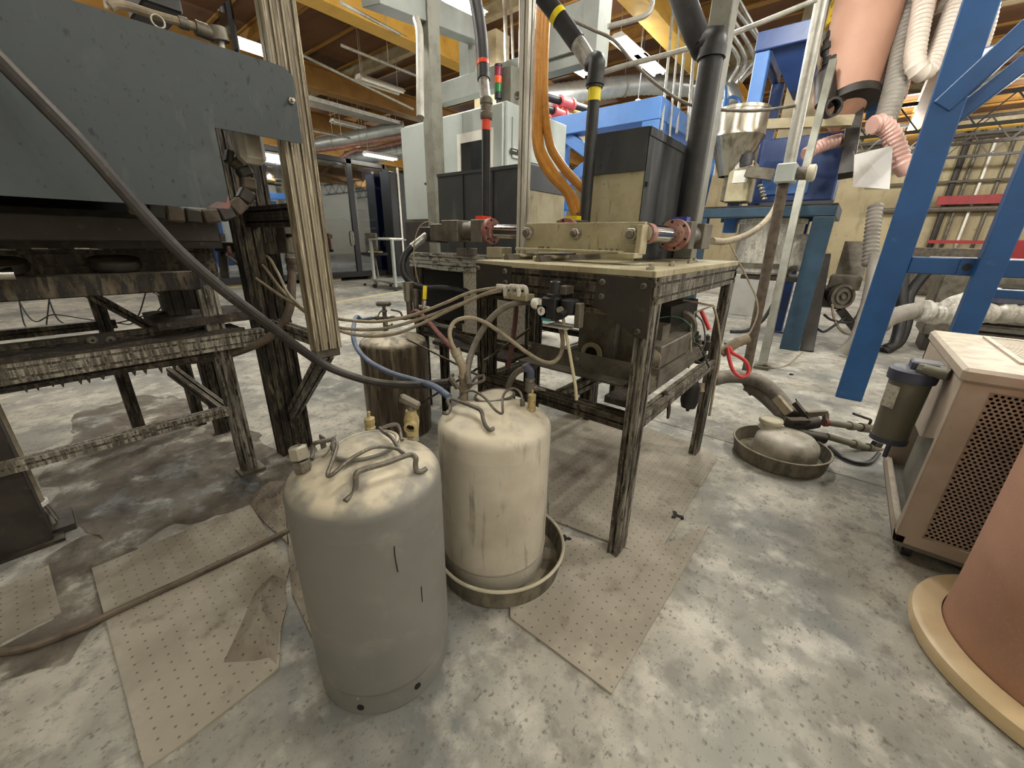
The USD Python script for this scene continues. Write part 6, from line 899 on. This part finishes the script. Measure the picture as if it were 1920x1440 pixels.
# ---------------------------------------------------------------- far left: glass cabinets, chair, cart
GXc = -11.6; gc = thing('glass_cabinet', 'long black-framed cabinet with tall dark glass doors at the far left', 'cabinet', (GXc, 7, 0)); ya_, ym_, yc_ = P(560, 400, x=GXc)[1], P(664, 400, x=GXc)[1], P(728, 400, x=GXc)[1]; z1_ = P(575, 284, x=GXc)[2]; z0_ = P(650, 525, x=GXc)[2]; z0_ = max(z0_, .1)
yy0 = ya_ - 2.6
for y in (yy0, ya_, ym_, yc_): obj('upright', MB().box(GXc - .12, GXc, y - .08, y + .08, z0_, z1_, .006), m_frameB, gc)
obj('top_rail', MB().box(GXc - .14, GXc, yy0, yc_, z1_ - .12, z1_, .006), m_frameB, gc); obj('bottom_rail', MB().box(GXc - .14, GXc + .02, yy0, yc_, z0_, z0_ + .16, .006), m_frameB, gc); obj('back_wall', MB().box(GXc - 2.0, GXc - 1.95, yy0, yc_, z0_, z1_), m_steelD, gc); obj('floor_pan', MB().box(GXc - 2, GXc, yy0, yc_, z0_, z0_ + .05), m_frameB, gc); obj('end_wall', MB().box(GXc - 2, GXc - .1, yc_ - .03, yc_, z0_, z1_), m_blued, gc)
for a_, b_ in ((yy0, ya_), (ya_, ym_), (ym_, yc_)): d_ = obj('door', MB().box(GXc - .05, GXc - .04, a_ + .08, b_ - .08, z0_ + .16, z1_ - .12), m_glass, gc); obj('door_handle', MB().tube([(GXc, b_ - .14, 1.0), (GXc + .06, b_ - .14, 1.05), (GXc + .06, b_ - .14, 1.35), (GXc, b_ - .14, 1.4)], .015, 8, 4), m_steel, d_)
obj('skid', MB().box(GXc - .3, GXc - .1, ya_ + .2, ya_ + 1.0, 0, z0_), m_joist, gc); obj('skid', MB().box(GXc - .3, GXc - .1, ym_ + .4, ym_ + 1.2, 0, z0_), m_joist, gc); obj('skid', MB().box(GXc - .3, GXc - .1, yy0 + .4, yy0 + 1.2, 0, z0_), m_joist, gc)
gi = thing('cabinet_reflection', 'blue arm frame and white panels standing inside the glass cabinet', 'machine', (GXc - 1, ya_ + 1, z0_ + .05)); X_ = GXc - .9  # what the glass reflects, modelled as solid shapes behind it
obj('reflected', MB().bar((X_, ya_ + 2.0, z1_ - .4), (X_, ya_ + 1.0, z1_ - 1.1), .25, .25).bar((X_, ya_ + 1.0, z1_ - 1.1), (X_, ya_ + 2.1, z1_ - 1.6), .22, .22), m_bluep, gi); obj('top_bar', MB().box(X_ - .1, X_ + .1, ya_ + .2, yc_ - .3, z1_ - .35, z1_ - .15), m_blued, gi); obj('panel', MB().box(X_ - .3, X_ - .25, ya_ + .3, ya_ + .8, z1_ - 1.1, z1_ - .4), m_white, gi); obj('table', MB().box(X_ - .6, X_ + .5, ya_ + .3, ym_ - .2, .85, .9), m_steelD, gi); obj('white_wall', MB().box(X_ - .9, X_ - .85, ya_ + .2, ym_ - .1, .9, 1.7), m_white, gi); obj('green_sign', MB().box(X_ + .3, X_ + .32, ym_ - .8, ym_ - .1, 1.75, 2.05), mat('green_sign', (60, 170, 90), rough=.5), gi); obj('light_sign', MB().box(X_ + .3, X_ + .32, ym_ - 1.5, ym_ - .8, 1.72, 2.08), m_white, gi); obj('light_panel', MB().box(X_ - .3, X_ - .28, ym_ + .8, ym_ + 1.7, 2.1, z1_ - .5), m_white, gi)
for k in range(4): obj('white_tray', MB().add(trimesh.convex.convex_hull(np.array([(X_, ym_ + .7, .95 + .27 * k), (X_, ym_ + 1.7, .95 + .27 * k), (X_, ym_ + 1.7, 1.1 + .27 * k), (X_ + .3, ym_ + .7, .95 + .27 * k), (X_ + .3, ym_ + 1.7, .95 + .27 * k)]))), m_white, gi)
obj('controller', MB().box(X_ - .5, X_ + .2, ya_ + 1.2, ya_ + 2.2, .25, .8, .02), m_black, gi)
dk = thing('dark_cabinet', 'black tall cabinet between the glass cabinet and the grey cabinet', 'cabinet', P(742, 420, x=-11)); a_, b_ = P(730, 330, x=-11.0), P(757, 330, x=-11); obj('body', MB().box(-11.5, -11, a_[1], a_[1] + 2.5, .1, P(740, 322, x=-11)[2], .02), m_frameB, dk); obj('white_edge', MB().box(-10.99, -10.97, P(749, 400, x=-11)[1], P(752, 400, x=-11)[1], .1, P(748, 315, x=-11)[2]), m_white, dk)
em = P(597, 457, y=2.2); es = thing('emergency_button', 'red mushroom stop button beside the weathered post', 'button', em); obj('button', MB().sph(em, .035, (1, 1, 1)), m_redb, es) if False else obj('button', MB().lathe([(.02, -.03), (.02, 0), (.042, .004), (.045, .02), (.034, .034), (.001, .04)], em, (.8, -.5, 0), 20), m_redb, es); obj('bracket', MB().box(em[0] - .06, em[0] - .02, em[1] - .02, em[1] + .06, em[2] - .08, em[2] + .08), m_steelD, es); obj('stand', MB().box(em[0] - .06, em[0] - .03, em[1], em[1] + .04, 0, em[2]), m_steelD, es)
ch = thing('office_chair', 'grey office chair with tools on its seat at the far left', 'chair', P(708, 537, z=0)); c = P(712, 536, z=0); dd = D(c); obj('backrest', MB().add(bevbox(-.28, .28, -.03, .03, -.25, .25, .05).apply_translation(P(697, 455, d=dd))), m_steelD, ch); obj('seat', MB().add(bevbox(-.28, .28, -.26, .26, -.04, .04, .03).apply_translation(P(702, 476, d=dd))), m_black, ch); obj('gas_post', MB().cyl(c + [0, 0, .12], P(702, 478, d=dd), .03), m_steelD, ch)
for k in range(5): t_ = k * 2 * math.pi / 5 + .3; e = c + np.array([math.cos(t_), math.sin(t_), 0]) * .38; l_ = obj('base_leg', MB().bar(c + [0, 0, .14], e + [0, 0, .09], .05, .04), m_steel, ch); obj('castor', MB().cyl(e + [-.02, 0, .035], e + [.02, 0, .035], .035), m_black, l_)
TD = dd
ct_ = thing('work_cart', 'grey metal cart with papers on top beside the office chair', 'cart', P(740, 541, z=0)); c = P(742, 541, z=0); dd = D(c); zt6 = P(735, 448, d=dd)[2]
obj('top', MB().box(c[0] - .5, c[0] + .5, c[1] - .35, c[1] + .35, zt6 - .03, zt6, .006), m_gant, ct_); obj('shelf', MB().box(c[0] - .5, c[0] + .5, c[1] - .35, c[1] + .35, .2, .23), m_gant, ct_)
for x in (-.46, .46):
    for y in (-.31, .31): obj('leg', MB().box(c[0] + x - .03, c[0] + x + .03, c[1] + y - .03, c[1] + y + .03, .1, zt6 - .03), m_gant, ct_); obj('castor', MB().cyl((c[0] + x - .02, c[1] + y, .05), (c[0] + x + .02, c[1] + y, .05), .05), m_black, ct_)
solo('paper_pile', MB().box(c[0] - .3, c[0] + .2, c[1] - .2, c[1] + .2, zt6, zt6 + .03, .004), m_white, 'small pile of white papers on the grey cart', 'papers'); solo('tool_pile', MB().bar(P(692, 472, d=TD - .1), P(716, 473, d=TD - .1), .2, .05, b=.01), m_brass, 'heap of tools on the office chair seat', 'tools')
yl = P(630, 566, z=.001), P(735, 549, z=.001); d_ = nrm(yl[1] - yl[0]); solo('floor_line', MB().bar(yl[0] - d_ * 6, yl[1] + d_ * 6, .07, .002), mat('yellow_floor_paint', (220, 206, 120), (9, .5, .7, (190, 184, 140), .6), rough=.7), 'thin yellow painted line across the far floor', 'floor line')

# ---------------------------------------------------------------- thick hoses and fittings by the right drip pan
hz = 2.55
th_ = thing('suction_hose', 'thick grey hose arching from the bench over the floor to the jug, upper of two', 'hose', P(1440, 720, d=hz)); obj('hose', MB().tube([P(a, b, d=d) for a, b, d in ((1335, 712, 2.75), (1365, 706, 2.8), (1400, 708, 2.8), (1435, 722, 2.75), (1462, 748, 2.68), (1482, 778, 2.6))], .047, 14, 7), m_hoseG, th_); obj('end_fitting', MB().bar(P(1478, 770, d=2.6), P(1512, 790, d=2.55), .07, .06, b=.01), m_dark, th_)
t2_ = thing('suction_hose', 'thick grey hose lying lower beside the jug, the second of two', 'hose', P(1430, 760, d=hz)); obj('hose', MB().tube([P(a, b, d=d) for a, b, d in ((1400, 722, 2.85), (1425, 738, 2.8), (1450, 760, 2.72), (1475, 785, 2.62), (1490, 800, 2.55))], .042, 14, 7), m_hoseG, t2_)
solo('short_hose', MB().tube([P(1395, 716, d=2.85), P(1402, 728, d=2.83), P(1410, 740, d=2.82)], .018, 8, 4), m_hoseG, 'short stub of hose beside the thick hoses', 'hose')
cm = thing('cam_coupling', 'grimy cam-lock coupling with levers lying over the jug', 'coupling', P(1510, 800, d=2.5)); obj('body', MB().cyl(P(1480, 798, d=2.52), P(1530, 790, d=2.52), .045).bar(P(1478, 788, d=2.47), P(1514, 788, d=2.47), .05, .02).cyl(P(1492, 812, d=2.5), P(1545, 822, d=2.5), .035), m_dark, cm); obj('lever', MB().bar(P(1455, 745, d=2.56), P(1480, 775, d=2.5), .03, .05), m_hoseT, cm); obj('lever', MB().bar(P(1490, 755, d=2.55), P(1515, 785, d=2.5), .03, .03).cyl(P(1492, 748, d=2.55), P(1499, 762, d=2.55), .004), m_dark, cm); obj('lever', MB().bar(P(1512, 776, d=2.5), P(1550, 774, d=2.5), .025, .03).bar(P(1548, 775, d=2.5), P(1548, 790, d=2.5), .025, .025), m_steelD, cm); obj('red_end', MB().cyl(P(1545, 792, d=2.5), P(1551, 792, d=2.5), .027), m_redh, cm)
for k, (a, b, yy, lb) in enumerate((((1550, 792), (1640, 805), None, 'upper'), ((1550, 818), (1655, 848), None, 'lower'))):
    t = thing('valve_pipe', f'{lb} grey plastic pipe with a ball valve joining the filter', 'pipe', P(*a, d=2.5)); p_, q_ = P(*a, d=2.5), P(*b, d=2.62); obj('pipe', MB().cyl(p_, q_, .021), m_canister, t); m1 = p_ + (q_ - p_) * .5; m2 = p_ + (q_ - p_) * .85; e = nrm(q_ - p_); obj('union', MB().cyl(m1 - e * .02, m1 + e * .02, .028), m_canister, t); obj('valve', MB().cyl(m2 - e * .07, m2 + e * .05, .03), m_steelD, t)
    v0 = m2 + [0, 0, .03]; obj('handle', MB().tube([v0, v0 + [0, 0, .03], v0 + [0, 0, .04] - e * .06, v0 + [0, 0, .055] - e * .17], .008, 8, 4) if k == 0 else MB().bar(v0 - e * .03 + [0, 0, .01], v0 + e * .03 + [0, 0, .01], .03, .035), m_dark, t)
solo('drain_hose', MB().tube([P(a, b, z=.015) for a, b in ((1555, 838), (1580, 858), (1610, 868), (1632, 866), (1648, 850))], .012, 8, 6), m_black, 'thin black hose lying on the floor between drip pan and chiller', 'hose')
# things on the right side of the bench
rl = thing('red_hose_loop', 'short bright red hose hanging in a loop at the right of the bench', 'hose', P(1380, 680, d=2.4)); obj('hose', MB().tube([P(a, b, d=2.4) for a, b in ((1366, 650), (1374, 662), (1385, 668), (1398, 678), (1404, 692), (1400, 704), (1388, 706), (1375, 695), (1368, 676), (1364, 652))], .011, 8, 6), m_redb, rl)
solo('red_hose_stub', MB().cyl(P(1315, 583, d=2.15), P(1330, 618, d=2.15), .011), m_redb, 'short straight piece of bright red hose inside the bench', 'hose')
wc_ = thing('bent_tube_guard', 'thin bent metal tube framing the wires at the bench side', 'tube', P(1320, 600, d=2.1)); obj('tube', MB().tube([P(a, b, d=2.0) for a, b in ((1295, 660), (1296, 610), (1302, 586), (1338, 573), (1280, 563))], .006, 6, 1, smooth=False), m_hoseT, wc_); obj('cable', MB().tube([P(a, b, d=2.05) for a, b in ((1338, 575), (1345, 600), (1350, 640), (1348, 680), (1340, 720), (1330, 780))], .006, 6, 6), m_hoseT, wc_)
for k, (ps, m_, lb) in enumerate((([(1240, 640), (1262, 652), (1290, 640), (1312, 650), (1330, 690)], m_black, 'black wire sagging behind the cylinder block of the bench'), ([(1305, 590), (1318, 606), (1322, 640), (1312, 665)], m_hoseG, 'short grey tube beside the red hose stub'), ([(1290, 690), (1300, 676), (1316, 680), (1326, 665)], m_black, 'small black wire loop over the valve bank'))): solo('bench_wire', MB().tube([P(a, b, d=2.1) for a, b in ps], .005, 6, 6), m_, lb, 'wire')
for k, (px, py, r_) in enumerate(((1306, 655, .03), (1322, 648, .024), (1300, 640, .02))): q = P(px, py + 8, d=2.2); solo('pneumatic_valve', MB().lathe([(r_, 0), (r_, .05), (r_ * .6, .055), (r_ * .6, .08), (r_ * .3, .085), (.001, .09)], q, n=12), m_dark if k else m_steelD, ['dull steel valve knob at the back of the bench shelf', 'black valve knob beside the dull steel one', 'smallest black valve knob on the bench shelf'][k], 'valve')
solo('green_wire', MB().tube([P(a, b, d=1.95) for a, b in ((1228, 598), (1250, 594), (1275, 596), (1295, 612), (1302, 640))], .003, 6, 6), mat('green_wire', (60, 110, 90), rough=.6), 'thin green wire inside the bench', 'wire')
pe = thing('roller_pair', 'pair of tan pipe ends poking out at the right side of the bench', 'pipe end', P(1370, 645, d=2.4)); 
for a, b in (((1352, 662), (1385, 640)), ((1362, 650), (1404, 634))): obj('pipe', MB().cyl(P(*a, d=2.45), P(*b, d=2.42), .03), m_hoseT, pe)
fbw = thing('air_filter_bowl', 'black air filter bowl hanging under the side rail of the bench', 'filter bowl', P(1290, 740, d=2.2)); q = P(1290, 764, d=2.15); obj('bowl', MB().lathe([(.008, -.02), (.012, 0), (.036, .004), (.046, .04), (.044, .12), (.03, .15)], q, n=20), m_black, fbw); obj('bracket', MB().cyl(P(1312, 718, d=2.15), P(1312, 735, d=2.15), .024), m_hoseT, fbw)
hs = thing('wheel_cover', 'grimy round drive wheel inside the bench', 'wheel', P(1265, 620, d=2.0)); q = P(1272, 612, d=2.05); obj('wheel', MB().lathe([(.04, 0), (.09, 0), (.09, .03), (.08, .035), (.04, .02)], q, (.3, -1, 0), 24), m_steelD, hs); obj('dark_box', MB().bar(P(1235, 590, d=2.0), P(1285, 575, d=2.1), .14, .1), m_black, hs)
for k, (px, py, sc) in enumerate(((1061, 1013, .02), (1268, 970, .03), (1483, 703, .018))): c = P(px, py, z=0); v, f = trimesh.creation.triangulate_polygon(Polygon([(c[0] + sc * (.7 + .5 * math.sin(3 * t + k)) * math.cos(t), c[1] + sc * (.7 + .5 * math.sin(3 * t + k)) * math.sin(t)) for t in np.linspace(0, 6.28, 14)[:-1]]), engine='earcut'); solo('floor_scrap', MB().ext(Polygon(v[np.arange(len(v))] if False else [(c[0] + sc * (.7 + .5 * math.sin(3 * t + k)) * math.cos(t), c[1] + sc * (.7 + .5 * math.sin(3 * t + k)) * math.sin(t)) for t in np.linspace(0, 6.28, 14)[:-1]]), .012, (0, 0, .002)), m_black, ['small dark scrap on the pale pad right of the drip pan', 'dark torn scrap at the edge of the pad under the bench', 'small dark nut lying on the floor near the red hose loop'][k], 'scrap')
